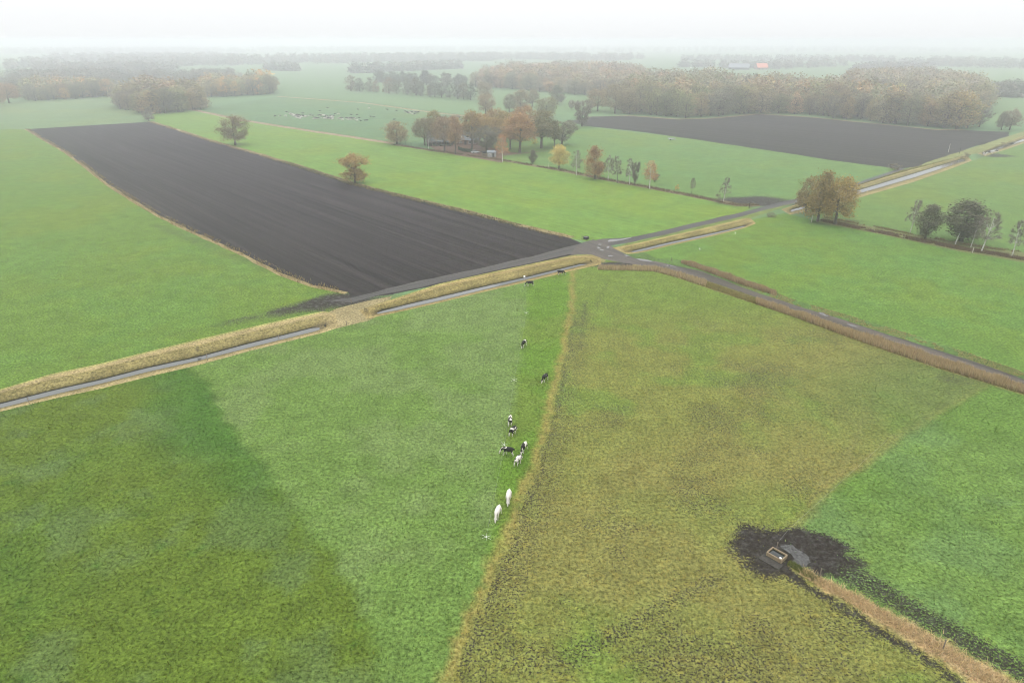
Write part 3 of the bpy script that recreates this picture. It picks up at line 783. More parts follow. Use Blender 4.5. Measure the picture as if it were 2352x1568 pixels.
# turf of the near pasture
pp = []
N0 = 330000
yy = 30 + 160 * NR.random(N0) ** 1.25
xx = NR.uniform(-1, 1, N0) * (yy * .8 + 38)
q = np.c_[xx, yy]
q = q[in_poly(q, FIELDS[8][1])]
for far, w1, w2, near, dep in DITCHES[:2]:
    n = 40
    q = q[~in_poly(q, [tuple(t) for t in resample(far, n)] + [tuple(t) for t in resample(near, n)[::-1]])]
c, md = zone(q, (.06, .12, .04), True)
t = fbm(q, .8, 2, 90)
keep = NR.random(len(q)) > np.clip(md * 1.35 + (t - .5) * 1.5 * (md > .05), 0, .97)
q, c, md = q[keep], c[keep], md[keep]; m = len(q)
clump = fbm(q, 1.1, 3, 91)
h = NR.uniform(.05, .20, m) * (.35 + 1.3 * clump)
c = c * (NR.uniform(.7, 1.8, (m, 1))) * np.c_[NR.uniform(.85, 1.25, m), np.ones(m), NR.uniform(.8, 1.2, m)]
blades('grass', [(q, np.zeros(m), h, .17, c, .9)], 'short tufted grass of the near pasture')

# ------------------------------------------------------------------ haze
haze_m = bpy.data.materials.new('haze_air'); haze_m.use_nodes = True
hn = haze_m.node_tree; hn.nodes.clear()
h_out = hn.nodes.new('ShaderNodeOutputMaterial'); h_v = hn.nodes.new('ShaderNodeVolumePrincipled')
h_v.inputs['Color'].default_value = (.885, .89, .945, 1)
h_v.inputs['Density'].default_value = .00062
h_v.inputs['Anisotropy'].default_value = 0.7
hn.links.new(h_v.outputs[0], h_out.inputs['Volume'])
hz = MB().box((0, 5800, 28), (18200, 12600, 62)).build('haze', haze_m, kind='stuff')
hz['label'] = 'pale mist over the whole landscape'
#@@REST@@
# ------------------------------------------------------------------ trees
def tree_geo(seed, H, W, base, shape, ncl, nl, leaf, cl_r, trunk_r, twigs=0, twig_len=1.0, fork=.55, lean=0.0):
    """trunk and limbs (verts, quads), leaf quads with tints, twig slivers; crown from `base`*H to H, about W wide"""
    r = np.random.default_rng(seed)
    ph = r.uniform(0, 6.28, 4); cl = []
    while len(cl) < ncl:
        u = r.random(); a = r.uniform(0, 6.28)
        if shape == 'round': pr = math.sqrt(max(0, 1 - ((u - .42) / .60) ** 2))
        elif shape == 'egg': pr = math.sqrt(max(0, 1 - ((u - .36) / .66) ** 2)) * (1 - .25 * u)
        elif shape == 'tall': pr = (.75 + .25 * math.sin(u * 9 + ph[0])) * math.sqrt(max(0, 1 - ((u - .45) / .58) ** 2))
        elif shape == 'cone': pr = (1 - u) ** .85 + .04
        elif shape == 'vase': pr = math.sqrt(max(0, 1 - ((u - .62) / .66) ** 2)) * (.55 + .55 * u)
        elif shape == 'lobes': pr = max(.25, abs(math.sin(u * 5.0 + .9))) * math.sqrt(max(.05, 1 - ((u - .5) / .62) ** 2))
        if r.random() > pr + .12: continue
        pr *= 1 + .16 * math.sin(2 * a + ph[1] + 3 * u) + .12 * math.sin(3 * a + ph[2] - 5 * u)
        rad = pr * W / 2 * (r.uniform(.12, 1) ** .5)
        z = H * base + u * H * (1 - base)
        cl.append((rad * math.cos(a) + lean * z, rad * math.sin(a), z))
    cl = np.array(cl)
    top = H * (base + (1 - base) * fork)
    nodes = [np.array([lean * z + .02 * H * math.sin(z / H * 5 + ph[3]) * (z / H), .015 * H * math.sin(z / H * 4 + ph[0]), z]) for z in np.linspace(0, top, 6)]
    par = [-1, 0, 1, 2, 3, 4]; cnt = [0] * 6; tips = []
    order = np.argsort(np.hypot(cl[:, 0] - lean * cl[:, 2], cl[:, 1]) + .5 * np.abs(cl[:, 2] - top * .8))
    for i in order:
        c = cl[i]; N = np.array(nodes)
        d = np.linalg.norm(N - c, axis=1) + np.where(N[:, 2] > c[2] - .05 * H, .25 * H, 0) + np.where(np.arange(len(N)) < 2, .3 * H, 0)
        j = int(np.argmin(d)); n0 = nodes[j]; L = np.linalg.norm(c - n0); st = max(1, int(L / (.11 * H)))
        for s in range(1, st + 1):
            t = s / st
            q = n0 + (c - n0) * t; q = q + np.array([0, 0, .10 * L * math.sin(t * math.pi)]) + (r.normal(0, .012 * H, 3) if s < st else 0)
            nodes.append(q); par.append(j); cnt.append(0); j = len(nodes) - 1
        tips.append(j)
    for t in tips:
        while t >= 0: cnt[t] += 1; t = par[t]
    rad = [max(.018, trunk_r * (c / ncl) ** .55) if c else .02 for c in cnt]
    rad[0] = trunk_r * 1.35
    for i in range(1, 6): rad[i] = max(rad[i], trunk_r * (1 - .13 * i) * (1 if cnt[i] else .6))
    V, F = [], []
    for j in range(1, len(nodes)):
        i = par[j]; a, b = nodes[i], nodes[j]; d = b - a; L = np.linalg.norm(d)
        if L < 1e-6: continue
        d = d / L; u = np.cross(d, [0.3, .9, .2]); u /= np.linalg.norm(u); w = np.cross(d, u)
        n = 6 if j < 6 else 4 if rad[j] > .05 else 3; k = len(V)
        r0 = rad[i] if (i == 0 or j < 6) else min(rad[i], rad[j] * 1.3)
        for p, rr in ((a, r0), (b, rad[j])):
            for q in range(n):
                an = 6.2832 * q / n; V.append(p + rr * (u * math.cos(an) + w * math.sin(an)))
        for q in range(n):
            q2 = (q + 1) % n; F.append((k + q, k + q2, k + n + q2, k + n + q))
    out = {'wood': (np.array(V), np.array(F))}
    m = ncl * nl
    ctr = np.repeat(cl, nl, axis=0) + r.normal(0, 1, (m, 3)) * np.array([cl_r, cl_r, cl_r * .75])
    if m:
        n1 = r.normal(0, 1, (m, 3)); n1[:, 2] = np.abs(n1[:, 2]) + .35; n1 /= np.linalg.norm(n1, axis=1)[:, None]
        u = np.cross(n1, r.normal(0, 1, (m, 3))); u /= np.linalg.norm(u, axis=1)[:, None]; w = np.cross(n1, u)
        s = (leaf * r.uniform(.55, 1.25, m))[:, None] * .5
        v = np.stack([ctr - u * s, ctr + w * s * .7, ctr + u * s * 1.1, ctr - w * s * .8], 1)
        tint = np.clip(np.repeat(r.uniform(.25, .75, ncl), nl) + r.normal(0, .16, m), 0, 1)
        out['leaf'] = (v.reshape(-1, 3), np.arange(4 * m).reshape(-1, 4), np.repeat(tint, 4))
    if twigs:
        m = ncl * twigs
        i = np.repeat(np.arange(ncl), twigs); c = cl[i] + r.normal(0, cl_r * .35, (m, 3))
        axis = np.array([0, 0, H * (base + .2)])
        d = cl[i] - axis * np.array([0, 0, 1]); d[:, 0] -= lean * cl[i][:, 2]
        d = d / (np.linalg.norm(d, axis=1)[:, None] + 1e-6) * .6 + r.normal(0, .55, (m, 3)) + np.array([0, 0, .35]); d /= np.linalg.norm(d, axis=1)[:, None]
        ln = (twig_len * r.uniform(.4, 1.3, m))[:, None]
        sd = np.cross(d, r.normal(0, 1, (m, 3))); sd /= np.linalg.norm(sd, axis=1)[:, None]; wd = twig_len * .028
        v = np.stack([c - sd * wd, c + sd * wd, c + d * ln + r.normal(0, .08, (m, 3))], 1)
        out['twig'] = (v.reshape(-1, 3), np.arange(3 * m).reshape(-1, 3), np.clip(np.repeat(r.normal(.5, .2, m), 3), 0, 1))
    return out

PROTO = {}
def proto(key, variant, lod=0):
    """mesh pair (trunk mesh, crown mesh, height, width) shared by the trees of one kind"""
    k = (key, variant, lod)
    if k in PROTO: return PROTO[k]
    sd = sum(map(ord, key)) * 13 + variant * 101 + 5
    W = {'oak': 12, 'tall_oak': 8.5, 'high_oak': 12, 'high_tall': 9, 'bare': 9, 'birch': 6, 'bare_birch': 6, 'alder': 8, 'lobed': 10.5, 'conifer': 7, 'shrub': 4}[key]
    H = {'oak': 14, 'tall_oak': 15, 'high_oak': 14, 'high_tall': 15, 'bare': 12, 'birch': 12, 'bare_birch': 12, 'alder': 13, 'lobed': 14, 'conifer': 15, 'shrub': 3.6}[key]
    q = .5 if lod else 1.0; ql = q ** .5; lb = .55 if lod else 1.0
    if key == 'oak': t = tree_geo(sd, H, W, .20 * lb, 'round', int(140 * ql), int(44 * q), .46 / ql, .82, .42, 9 if not lod else 5, 1.3)
    elif key == 'lobed': t = tree_geo(sd, H, W, .12 * lb, 'lobes', int(130 * ql), int(44 * q), .46 / ql, .75, .4, 9 if not lod else 5, 1.3)
    elif key == 'tall_oak': t = tree_geo(sd, H, W, .16 * lb, 'egg', int(125 * ql), int(42 * q), .46 / ql, .8, .36, 9 if not lod else 5, 1.2)
    elif key == 'high_oak': t = tree_geo(sd, H, W, .36, 'round', 140, 44, .46, .75, .40, 9, 1.3, .5)
    elif key == 'high_tall': t = tree_geo(sd, H, W, .36, 'egg', 120, 42, .46, .75, .34, 9, 1.2, .5)
    elif key == 'bare': t = tree_geo(sd, H, W, .2 * lb, 'vase', 110 if not lod else 75, 10 if not lod else 8, .36, .7, .30, 40 if not lod else 30, 1.5)
    elif key == 'birch': t = tree_geo(sd, H, W, .36, 'egg', 80, 26, .30, .5, .19, 12, 1.0, .85, .03)
    elif key == 'bare_birch': t = tree_geo(sd, H, W, .34, 'egg', 80, 2, .25, .45, .16, 26, 1.1, .85, .10 if variant % 2 else .02)
    elif key == 'alder': t = tree_geo(sd, H, W, .14, 'tall', int(125 * ql), int(42 * q), .44 / ql, .75, .34, 10, 1.1)
    elif key == 'conifer': t = tree_geo(sd, H, W, .08, 'cone', 90, 22, .55, .5, .25, 0)
    elif key == 'shrub': t = tree_geo(sd, H, W, .05, 'round', 34, 22, .26, .36, .06, 12, .8)
    wm = mesh_np('trunk', *t['wood'])
    parts = [t[p] for p in ('leaf', 'twig') if p in t]
    V = np.concatenate([p[0] for p in parts])
    H = float(np.percentile(V[:, 2], 99.6)); W = 2.12 * float(np.percentile(np.abs(V[:, 0] - np.median(V[:, 0])), 97))
    faces, kk = [], 0
    tint = np.concatenate([p[2] for p in parts])
    me = bpy.data.meshes.new('crown')
    nf = sum(len(p[1]) for p in parts); lt = np.concatenate([np.full(len(p[1]), p[1].shape[1]) for p in parts]).astype(np.int32)
    li, mi = [], []
    for j, p in enumerate(parts):
        li.append((p[1] + kk).ravel()); kk += len(p[0]); mi.append(np.full(len(p[1]), 1 if p[1].shape[1] == 3 else 0))
    li = np.concatenate(li).astype(np.int32)
    me.vertices.add(len(V)); me.vertices.foreach_set('co', np.asarray(V, np.float32).ravel())
    me.loops.add(len(li)); me.loops.foreach_set('vertex_index', li)
    me.polygons.add(nf); me.polygons.foreach_set('loop_start', np.r_[0, np.cumsum(lt)[:-1]].astype(np.int32)); me.polygons.foreach_set('loop_total', lt)
    a = me.attributes.new('tint', 'FLOAT', 'POINT'); a.data.foreach_set('value', tint.astype(np.float32))
    me.materials.append(M_LEAF); me.materials.append(M_TWIGS)
    me.polygons.foreach_set('material_index', np.concatenate(mi).astype(np.int32))
    me.update(calc_edges=True)
    wm.materials.append(M_BARK)
    PROTO[k] = (wm, me, H, W)
    return PROTO[k]
def twig_mat():
    m, nt, b, o = new_mat('grey_twigs')
    oi = nt.nodes.new('ShaderNodeObjectInfo'); ta = nt.nodes.new('ShaderNodeAttribute'); ta.attribute_name = 'tint'
    c = mixc(nt, .35, (.155, .135, .118), oi.outputs['Color'])
    nt.links.new(scale_col(nt, c, rng(nt, ta.outputs['Fac'], 0, 1, .6, 1.4)), b.inputs['Base Color'])
    return m
M_TWIGS = twig_mat()
NT = [0]
BARK_DARK, BARK_GREY, BARK_WHITE = (.075, .062, .05), (.12, .11, .10), (.48, .46, .43)
def plant_tree(name, key, p, H, W, col, label, cat, group=None, bark=BARK_DARK, variant=None, lod=0, rz=None):
    NT[0] += 1
    wm, cm, ph, pw = proto(key, (NT[0] * 7) % 4 if variant is None else variant, lod)
    e = empty(name, (p[0], p[1], -.05), R.uniform(0, 6.28) if rz is None else rz)
    e.scale = (W / pw, W / pw, H / ph)
    tag(e, label, cat, group)
    t = link('trunk', wm, None, e); t.color = bark + (1,)
    b = 1.0 if lod else 1.35
    c = link('crown', cm, None, e); c.color = (col[0] * b, col[1] * b * 1.03, col[2] * b * .92, 1)
    return e
OLIVE, RUST, ORANGE, YELLOW, BROWN, GREYB, DARK, GREEN, FIR = (.15, .125, .055), (.225, .125, .05), (.30, .155, .065), (.34, .265, .075), (.18, .115, .06), (.15, .13, .105), (.098, .092, .066), (.13, .14, .065), (.030, .062, .042)
def T(name, key, bx, by, ty, w, col, label, cat='tree', group=None, **kw):
    """a tree whose foot shows at (bx, by), top at height ty and crown w wide in the photo"""
    p = g(bx, by)
    return plant_tree(name, key, p, height_at(p, ty), w / FPX * depth_of(p), col, label, cat, group, **kw)

T('oak_tree', 'oak', 541, 333, 266, 70, (.165, .13, .075), 'lone round oak with grey-brown crown on the far long edge of the big ploughed field', rz=.6, variant=1)
T('oak_tree', 'lobed', 815, 421, 352, 60, (.27, .175, .065), 'lone rust-orange oak with a lopsided lower lobe beside the big ploughed field', rz=2.2, variant=0)
T('young_tree', 'oak', 343, 279, 246, 28, GREYB, 'small grey-brown tree at the top corner of the big ploughed field', lod=1)
# the farm grove
for a in (('oak_tree', 'oak', 913, 331, 278, 54, (.22, .16, .08), 'separate broad oak with thin orange-brown crown, first tree before the farmyard'),
          ('oak_tree', 'high_oak', 976, 334, 271, 52, (.15, .125, .07), 'olive-brown oak spreading over the end wall of the black barn'),
          ('oak_tree', 'high_tall', 1000, 330, 254, 34, (.17, .14, .06), 'tall narrow olive oak rising behind the black barn'),
          ('oak_tree', 'high_oak', 1021, 347, 268, 46, (.20, .135, .085), 'pinkish-brown oak in front of the black barn'),
          ('oak_tree', 'high_tall', 1046, 354, 266, 34, (.24, .145, .08), 'slim orange-brown oak between the black barn and the house'),
          ('oak_tree', 'high_tall', 1084, 343, 254, 44, (.22, .15, .065), 'tall ochre oak standing in front of the brick house'),
          ('oak_tree', 'high_oak', 1128, 336, 268, 58, (.25, .17, .07), 'yellow-ochre oak just behind the brick house'),
          ('willow_tree', 'bare', 1118, 348, 290, 66, (.14, .135, .085), 'grey half-bare willow spreading over the small shed and the car'),
          ('oak_tree', 'high_oak', 1160, 328, 256, 56, (.20, .15, .06), 'olive-ochre oak with a broad rounded top in the middle of the farm grove'),
          ('oak_tree', 'high_tall', 1194, 351, 259, 58, (.27, .155, .075), 'tall orange-brown oak at the front of the farm grove beside the bright birch'),
          ('oak_tree', 'high_oak', 1204, 318, 243, 58, (.25, .145, .075), 'highest rust-brown oak at the back of the farm grove'),
          ('oak_tree', 'high_tall', 1244, 340, 254, 60, (.15, .13, .065), 'big dark olive oak at the outer edge of the farm grove'),
          ('oak_tree', 'high_tall', 1274, 339, 277, 30, (.12, .115, .065), 'narrow dark tree beside the big olive oak at the grove edge'),
          ('bare_tree', 'bare', 1291, 332, 275, 48, (.15, .14, .085), 'half-bare grey-olive tree ending the farm grove towards the meadow'),
          ('oak_tree', 'high_oak', 1102, 328, 260, 46, (.25, .165, .07), 'ochre-orange oak behind the chimney of the brick house'),
          ('oak_tree', 'high_oak', 1138, 320, 250, 50, (.23, .15, .075), 'rust oak in the second row of the farm grove, behind the willow'),
          ('oak_tree', 'high_tall', 1172, 342, 268, 44, (.27, .17, .07), 'golden oak squeezed between the willow and the tall orange oak'),
          ('bare_tree', 'bare', 1035, 330, 264, 40, GREYB, 'grey bare tree behind the roof of the black barn')):
    T(*a[:5], a[5] * 1.2, *a[6:], group='trees of the farm grove')
T('birch_tree', 'birch', 1154, 373, 308, 36, (.36, .17, .085), 'salmon-orange birch with a bright white trunk at the farm corner', group='birches along the dry bank', bark=BARK_WHITE, variant=0)
T('birch_tree', 'bare_birch', 984, 343, 300, 18, GREYB, 'thin white birch stem in front of the black barn', group='birches along the dry bank', bark=BARK_WHITE)
T('shrub', 'shrub', 1228, 331, 318, 16, (.42, .30, .06), 'small bright yellow bush under the farm grove', 'bush')
# trees behind the grove
for a in (('oak_tree', 'oak', 1116, 265, 213, 38, (.22, .16, .10), 'roundish brown oak standing free behind the farm grove with its trunk bare'),
          ('oak_tree', 'oak', 1114, 236, 188, 34, (.20, .16, .11), 'grey-brown oak behind the free-standing one beyond the farm grove'),
          ('oak_tree', 'oak', 1170, 258, 216, 34, (.15, .14, .09), 'dark lower tree behind the farm grove, next to the free-standing oak'),
          ('oak_tree', 'tall_oak', 1196, 254, 206, 40, (.20, .16, .10), 'tallest brownish tree of the clump behind the farm grove'),
          ('oak_tree', 'oak', 1222, 246, 204, 36, (.17, .14, .09), 'grey tree with twisted limbs in the clump behind the farm grove'),
          ('oak_tree', 'oak', 1255, 270, 223, 48, (.18, .165, .09), 'broad olive tree directly behind the big olive oak'),
          ('oak_tree', 'tall_oak', 1280, 240, 196, 38, (.14, .135, .095), 'dark upright oak alone in the strip of meadow beyond the grove'),
          ('bare_tree', 'bare', 1337, 291, 229, 50, (.17, .145, .115), 'round bare grey-brown tree at the tip of the far ploughed field'),
          ('young_tree', 'oak', 1312, 252, 229, 15, GREYB, 'small dark round tree beside the bare tree at the far field'),
          ('oak_tree', 'oak', 1373, 256, 204, 50, (.22, .165, .10), 'free-standing brown oak before the end of the big wood'),
          ('oak_tree', 'oak', 1412, 261, 193, 52, (.20, .16, .10), 'large brown oak with forked trunk at the end of the big wood')):
    T(*a, group='scattered trees beyond the farm')
# along the dry bank of the light green field
B = 'birches along the dry bank'
T('young_tree', 'alder', 1224, 377, 344, 19, (.10, .09, .07), 'small dark bushy tree between the farm birch and the yellow tree', group=B)
T('maple_tree', 'oak', 1284, 388, 333, 42, (.40, .31, .10), 'pale yellow tree in the row along the dry bank', group=B, variant=2)
T('birch_tree', 'bare_birch', 1323, 403, 344, 27, (.17, .14, .115), 'grey leafless birch with white stem between the yellow and the red-brown tree', group=B, bark=BARK_WHITE)
T('oak_tree', 'tall_oak', 1365, 411, 335, 48, (.26, .15, .075), 'red-brown oak, the fullest tree of the row along the dry bank', group=B, rz=1.0)
T('birch_tree', 'bare_birch', 1397, 413, 356, 27, GREYB, 'faint bare birch just after the red-brown oak, pale leaning stem', group=B, bark=BARK_WHITE)
T('birch_tree', 'bare_birch', 1418, 421, 358, 28, GREYB, 'second faint bare birch after the red-brown oak', group=B, bark=BARK_GREY)
T('birch_tree', 'bare_birch', 1445, 423, 363, 25, GREYB, 'third faint bare birch, beside the dark crooked tree', group=B, bark=BARK_WHITE)
T('bare_tree', 'bare', 1458, 426, 370, 22, (.11, .10, .085), 'dark crooked bare tree among the pale birches of the dry bank', group=B, bark=(.06, .052, .045))
T('birch_tree', 'birch', 1492, 433, 369, 34, (.33, .17, .08), 'birch with a flat orange top and a white trunk on the dry bank', group=B, bark=BARK_WHITE, variant=2)
T('young_tree', 'bare', 1504, 418, 398, 16, GREYB, 'little grey tree behind the orange-topped birch', group=B)
T('shrub', 'shrub', 1555, 436, 423, 11, (.38, .24, .08), 'tiny orange sapling in the meadow behind the dry bank', 'bush')
T('young_tree', 'bare_birch', 1589, 444, 407, 17, GREYB, 'thin bare sapling near the end of the dry bank', group=B, bark=BARK_GREY)
T('birch_tree', 'bare_birch', 1661, 463, 406, 27, (.15, .13, .11), 'leaning bare birch at the muddy end of the dry bank', group=B, bark=BARK_WHITE, variant=1, rz=.1)
T('shrub', 'shrub', 1648, 464, 444, 16, GREYB, 'grey leafless shrub at the foot of the leaning birch', 'bush')
# oaks at the track
Q = 'three oaks beside the track'
T('oak_tree', 'oak', 1849, 490, 408, 62, (.175, .125, .06), 'dark olive oak on the bank, closest of the three to the track', group=Q, variant=0)
T('oak_tree', 'tall_oak', 1879, 509, 392, 70, (.205, .145, .055), 'middle and tallest of the three oaks by the track', group=Q, variant=1)
T('oak_tree', 'oak', 1917, 515, 406, 80, (.235, .16, .055), 'widest golden-brown oak of the three by the track, farthest along the dry ditch', group=Q, variant=2)
# trees on the dry ditch at the right
D_ = 'trees along the dry ditch'
T('birch_tree', 'bare_birch', 2089, 536, 457, 36, (.17, .14, .12), 'pale leafless birch leaning beside the dark alder, nearest the oaks', group=D_, bark=BARK_WHITE, variant=1, rz=.2)
T('alder_tree', 'alder', 2125, 549, 470, 58, DARK, 'dark leafy alder standing alone on the dry ditch', group=D_, variant=0)
T('alder_tree', 'alder', 2206, 555, 461, 92, (.092, .086, .062), 'largest dark alder with a drooping double crown on the dry ditch', group=D_, variant=1)
T('birch_tree', 'bare_birch', 2229, 567, 495, 34, (.17, .13, .12), 'curved white birch right against the largest alder', group=D_, bark=BARK_WHITE, variant=1)
T('birch_tree', 'bare_birch', 2253, 579, 486, 50, GREYB, 'wide grey birch with bare fine twigs after the largest alder', group=D_, bark=BARK_WHITE, variant=3, rz=.3)
T('birch_tree', 'bare_birch', 2323, 588, 505, 42, (.13, .105, .10), 'last birch on the dry ditch, dark twigs above a white stem', group=D_, bark=BARK_WHITE, variant=1)
st = MB().bar((0, 0, -.1), (.3, 0, 2.2), .17, .14, 7).bar((.3, 0, 2.2), (.75, .1, 3.6), .13, .08, 6)
x, y = g(2194, 560); o = st.build('tree_stump', M_BARK); o.location = (x, y, 0); o.color = BARK_WHITE + (1,)
tag(o, 'broken pale birch stump without branches in front of the largest alder', 'stump')
# far corner on the right
for a in (('bare_tree', 'bare', 2249, 292, 251, 42, (.10, .09, .07), 'dark gnarled bare tree beyond the end of the big wood'),
          ('oak_tree', 'oak', 2299, 299, 257, 26, (.14, .125, .09), 'slim dark tree in the row past the big wood'),
          ('oak_tree', 'oak', 2318, 299, 249, 42, (.19, .15, .115), 'round grey-brown oak leaning outwards, last of the row past the big wood'),
          ('oak_tree', 'oak', 22, 237, 190, 50, (.24, .15, .10), 'reddish oak alone at the outer end of the misty copses'),
          ('oak_tree', 'oak', -6, 246, 202, 40, (.24, .15, .10), 'reddish oak cut by the picture edge in front of the misty copses')):
    T(*a, group='scattered trees at the far corners')

# hedgerow lines and the woods: every tree a thing, the deep interior one mass
def row(a, b, n, h, key, cols, label, group, jit=1.5, hv=.2, lod=1, cat='tree', wk=.9):
    A, Bp = np.array(g(*a)), np.array(g(*b))
    for i in range(n):
        t = (i + R.uniform(.25, .75)) / n
        p = A + (Bp - A) * t + np.array([R.gauss(0, jit), R.gauss(0, jit)])
        H = h * R.uniform(1 - hv, 1 + hv); c = np.array(R.choice(cols)) * R.uniform(.8, 1.15)
        kk = R.choice(key)
        plant_tree({'conifer': 'fir_tree', 'bare': 'bare_tree', 'shrub': 'shrub'}.get(kk, 'oak_tree'), kk, p, H, H * wk * R.uniform(.75, 1.1), c, label, cat, group, lod=lod)
MIX = [(.20, .155, .105), (.17, .145, .10), (.24, .16, .095), (.15, .135, .10), (.20, .17, .10)]
row((795, 208), (950, 219), 7, 15, ['oak', 'tall_oak'], [(.15, .14, .11), (.21, .15, .11)], 'tree of the first hedgerow, herd half', 'first hedgerow beyond the herd', .8)
row((950, 219), (1092, 231), 9, 14.5, ['oak', 'alder', 'tall_oak'], [(.12, .125, .10), (.16, .14, .10)], 'dark tree of the first hedgerow, grove half', 'first hedgerow beyond the herd', 1.0)
row((858, 189), (985, 196), 13, 15, ['conifer', 'alder', 'tall_oak'], [(.10, .11, .09), (.12, .12, .095)], 'dark slim tree of the second hedgerow', 'second hedgerow beyond the herd', 2)
row((985, 196), (1085, 203), 8, 15, ['oak', 'alder', 'conifer'], [(.11, .115, .095), (.14, .13, .10)], 'dark tree of the second hedgerow, brown wood half', 'second hedgerow beyond the herd', 2)
W_CELLS = []
def wood(poly, spacing, front, h, keys, cols, label_f, group, n_front, depth_fade=True):
    """trees on a jittered grid inside poly; the n_front ones that show largest are things, the rest joins the mass"""
    P = np.array(poly); lo, hi = P.min(0), P.max(0)
    gx, gy = np.meshgrid(np.arange(lo[0], hi[0], spacing), np.arange(lo[1], hi[1], spacing * .9))
    q = np.c_[gx.ravel(), gy.ravel()]; q += NR.uniform(-.42, .42, q.shape) * spacing
    q = q[in_poly(q, poly)]
    fd = np.array(front)
    d = np.abs(sdist(front, q)[0])
    q = q[np.argsort(d)]; d = np.sort(d)
    for i, p in enumerate(q):
        nz = float(vnoise(np.array([p[0] / 38]), np.array([p[1] / 38]), 44)[0]); H = h * R.uniform(.74, 1.12) * (.78 + .5 * nz); c = np.array(cols[int(min(.999, max(0, 1.5 * (float(vnoise(np.array([p[0] / 26]), np.array([p[1] / 26]), 45)[0]) - .5) + .5 + R.uniform(-.25, .25))) * len(cols))]) * R.uniform(1.15, 2.0) * np.array([R.uniform(.88, 1.10), 1, R.uniform(.68, .95)])
        k = R.choice(keys)
        if i < n_front:
            what, word = {'oak': ('oak_tree', 'broad'), 'tall_oak': ('oak_tree', 'tall'), 'bare': ('bare_tree', 'half-bare'), 'birch': ('birch_tree', 'slim'), 'conifer': ('fir_tree', 'dark green'), 'alder': ('alder_tree', 'dark upright')}[k]
            hue = 'orange-brown' if c[0] > 1.62 * c[1] else 'olive' if c[1] > .86 * c[0] else 'grey-brown' if c[2] > .58 * c[0] else 'brown'
            lab = f"{word} {hue} tree {'in front row' if i < n_front * .45 else 'behind front row'} of {label_f}"
            plant_tree(what, k, p, H, H * R.uniform(.66, .95), c, lab, 'tree', group, lod=1, bark=BARK_GREY if k in ('birch',) else BARK_DARK)
        else:
            W_CELLS.append((p[0], p[1], H, H * R.uniform(.8, 1.05), c))
K4 = ['oak', 'tall_oak', 'tall_oak', 'oak', 'bare', 'alder']
big_front = G([(1425, 262), (1460, 262), (1560, 272), (1640, 269), (1740, 260), (1850, 266), (2000, 281), (2150, 296), (2226, 297)])
big = big_front + G([(2232, 284), (2150, 268), (2080, 250), (1950, 228), (1760, 212), (1600, 206), (1470, 203), (1440, 230)])
wood(big, 10.5, big_front, 19, K4, [(.165, .142, .108), (.150, .138, .100), (.140, .128, .105), (.175, .142, .100), (.20, .142, .092), (.155, .145, .090)], 'the big wood', 'trees of the big wood', 112)
fr = G([(1086, 201), (1200, 208), (1345, 221), (1430, 226)])
wood(fr + G([(1480, 200), (1475, 183), (1350, 174), (1200, 176), (1110, 184)]), 11.5, fr, 18.5, K4, [(.19, .15, .115), (.22, .15, .105), (.16, .142, .12), (.175, .15, .12)], 'the brown wood', 'trees of the brown wood', 34)
fr = G([(266, 250), (300, 256), (345, 264), (400, 259), (468, 252)])
wood(fr + G([(455, 240), (380, 236), (290, 238)]), 8, fr, 17.5, K4, [(.175, .142, .110), (.155, .138, .108), (.195, .142, .10), (.145, .138, .09)], 'the round copse', 'trees of the round copse', 46)
fr = G([(64, 234), (130, 231), (200, 226), (258, 222)])
wood(fr + G([(262, 208), (160, 212), (70, 220)]), 8.5, fr, 16, ['tall_oak', 'oak', 'birch', 'bare'], [(.17, .16, .12), (.19, .17, .12), (.26, .17, .10), (.15, .145, .11)], 'the misty copse', 'trees of the misty copse', 26)
fr = G([(470, 226), (530, 223), (600, 219), (634, 215)])
wood(fr + G([(620, 205), (560, 205), (470, 210)]), 8.5, fr, 16, ['tall_oak', 'oak', 'birch', 'bare'], [(.16, .15, .11), (.30, .19, .09), (.17, .155, .115), (.19, .16, .11)], 'the mixed copse', 'trees of the mixed copse', 24)
fr = G([(1925, 214), (2050, 232), (2150, 258), (2235, 280), (2300, 246)])
wood(G([(1925, 212), (2050, 226), (2150, 250), (2230, 272), (2270, 244), (2240, 215), (2100, 196), (1960, 193)]), 9.5, fr, 18, K4, [(.18, .155, .12), (.20, .17, .12), (.17, .15, .12)], 'the second wood', 'trees of the second wood', 16)
T('maple_tree', 'oak', 2062, 246, 192, 46, (.42, .40, .10), 'pale lemon-yellow tree showing above the big wood', variant=1, lod=1)
for (x, y, t) in ((1592, 213, 173), (1612, 212, 168), (1530, 214, 172), (1720, 206, 171), (1732, 206, 168)):
    T('fir_tree', 'conifer', x, y, t, 14, FIR, 'dark green fir poking out above the brown canopy ' + {1592: 'lower one of the close pair', 1612: 'taller one of the close pair', 1530: 'apart from the close pair', 1720: 'small one at the meadow', 1732: 'beside the small one at the meadow'}[x], 'fir', 'firs above the big wood')

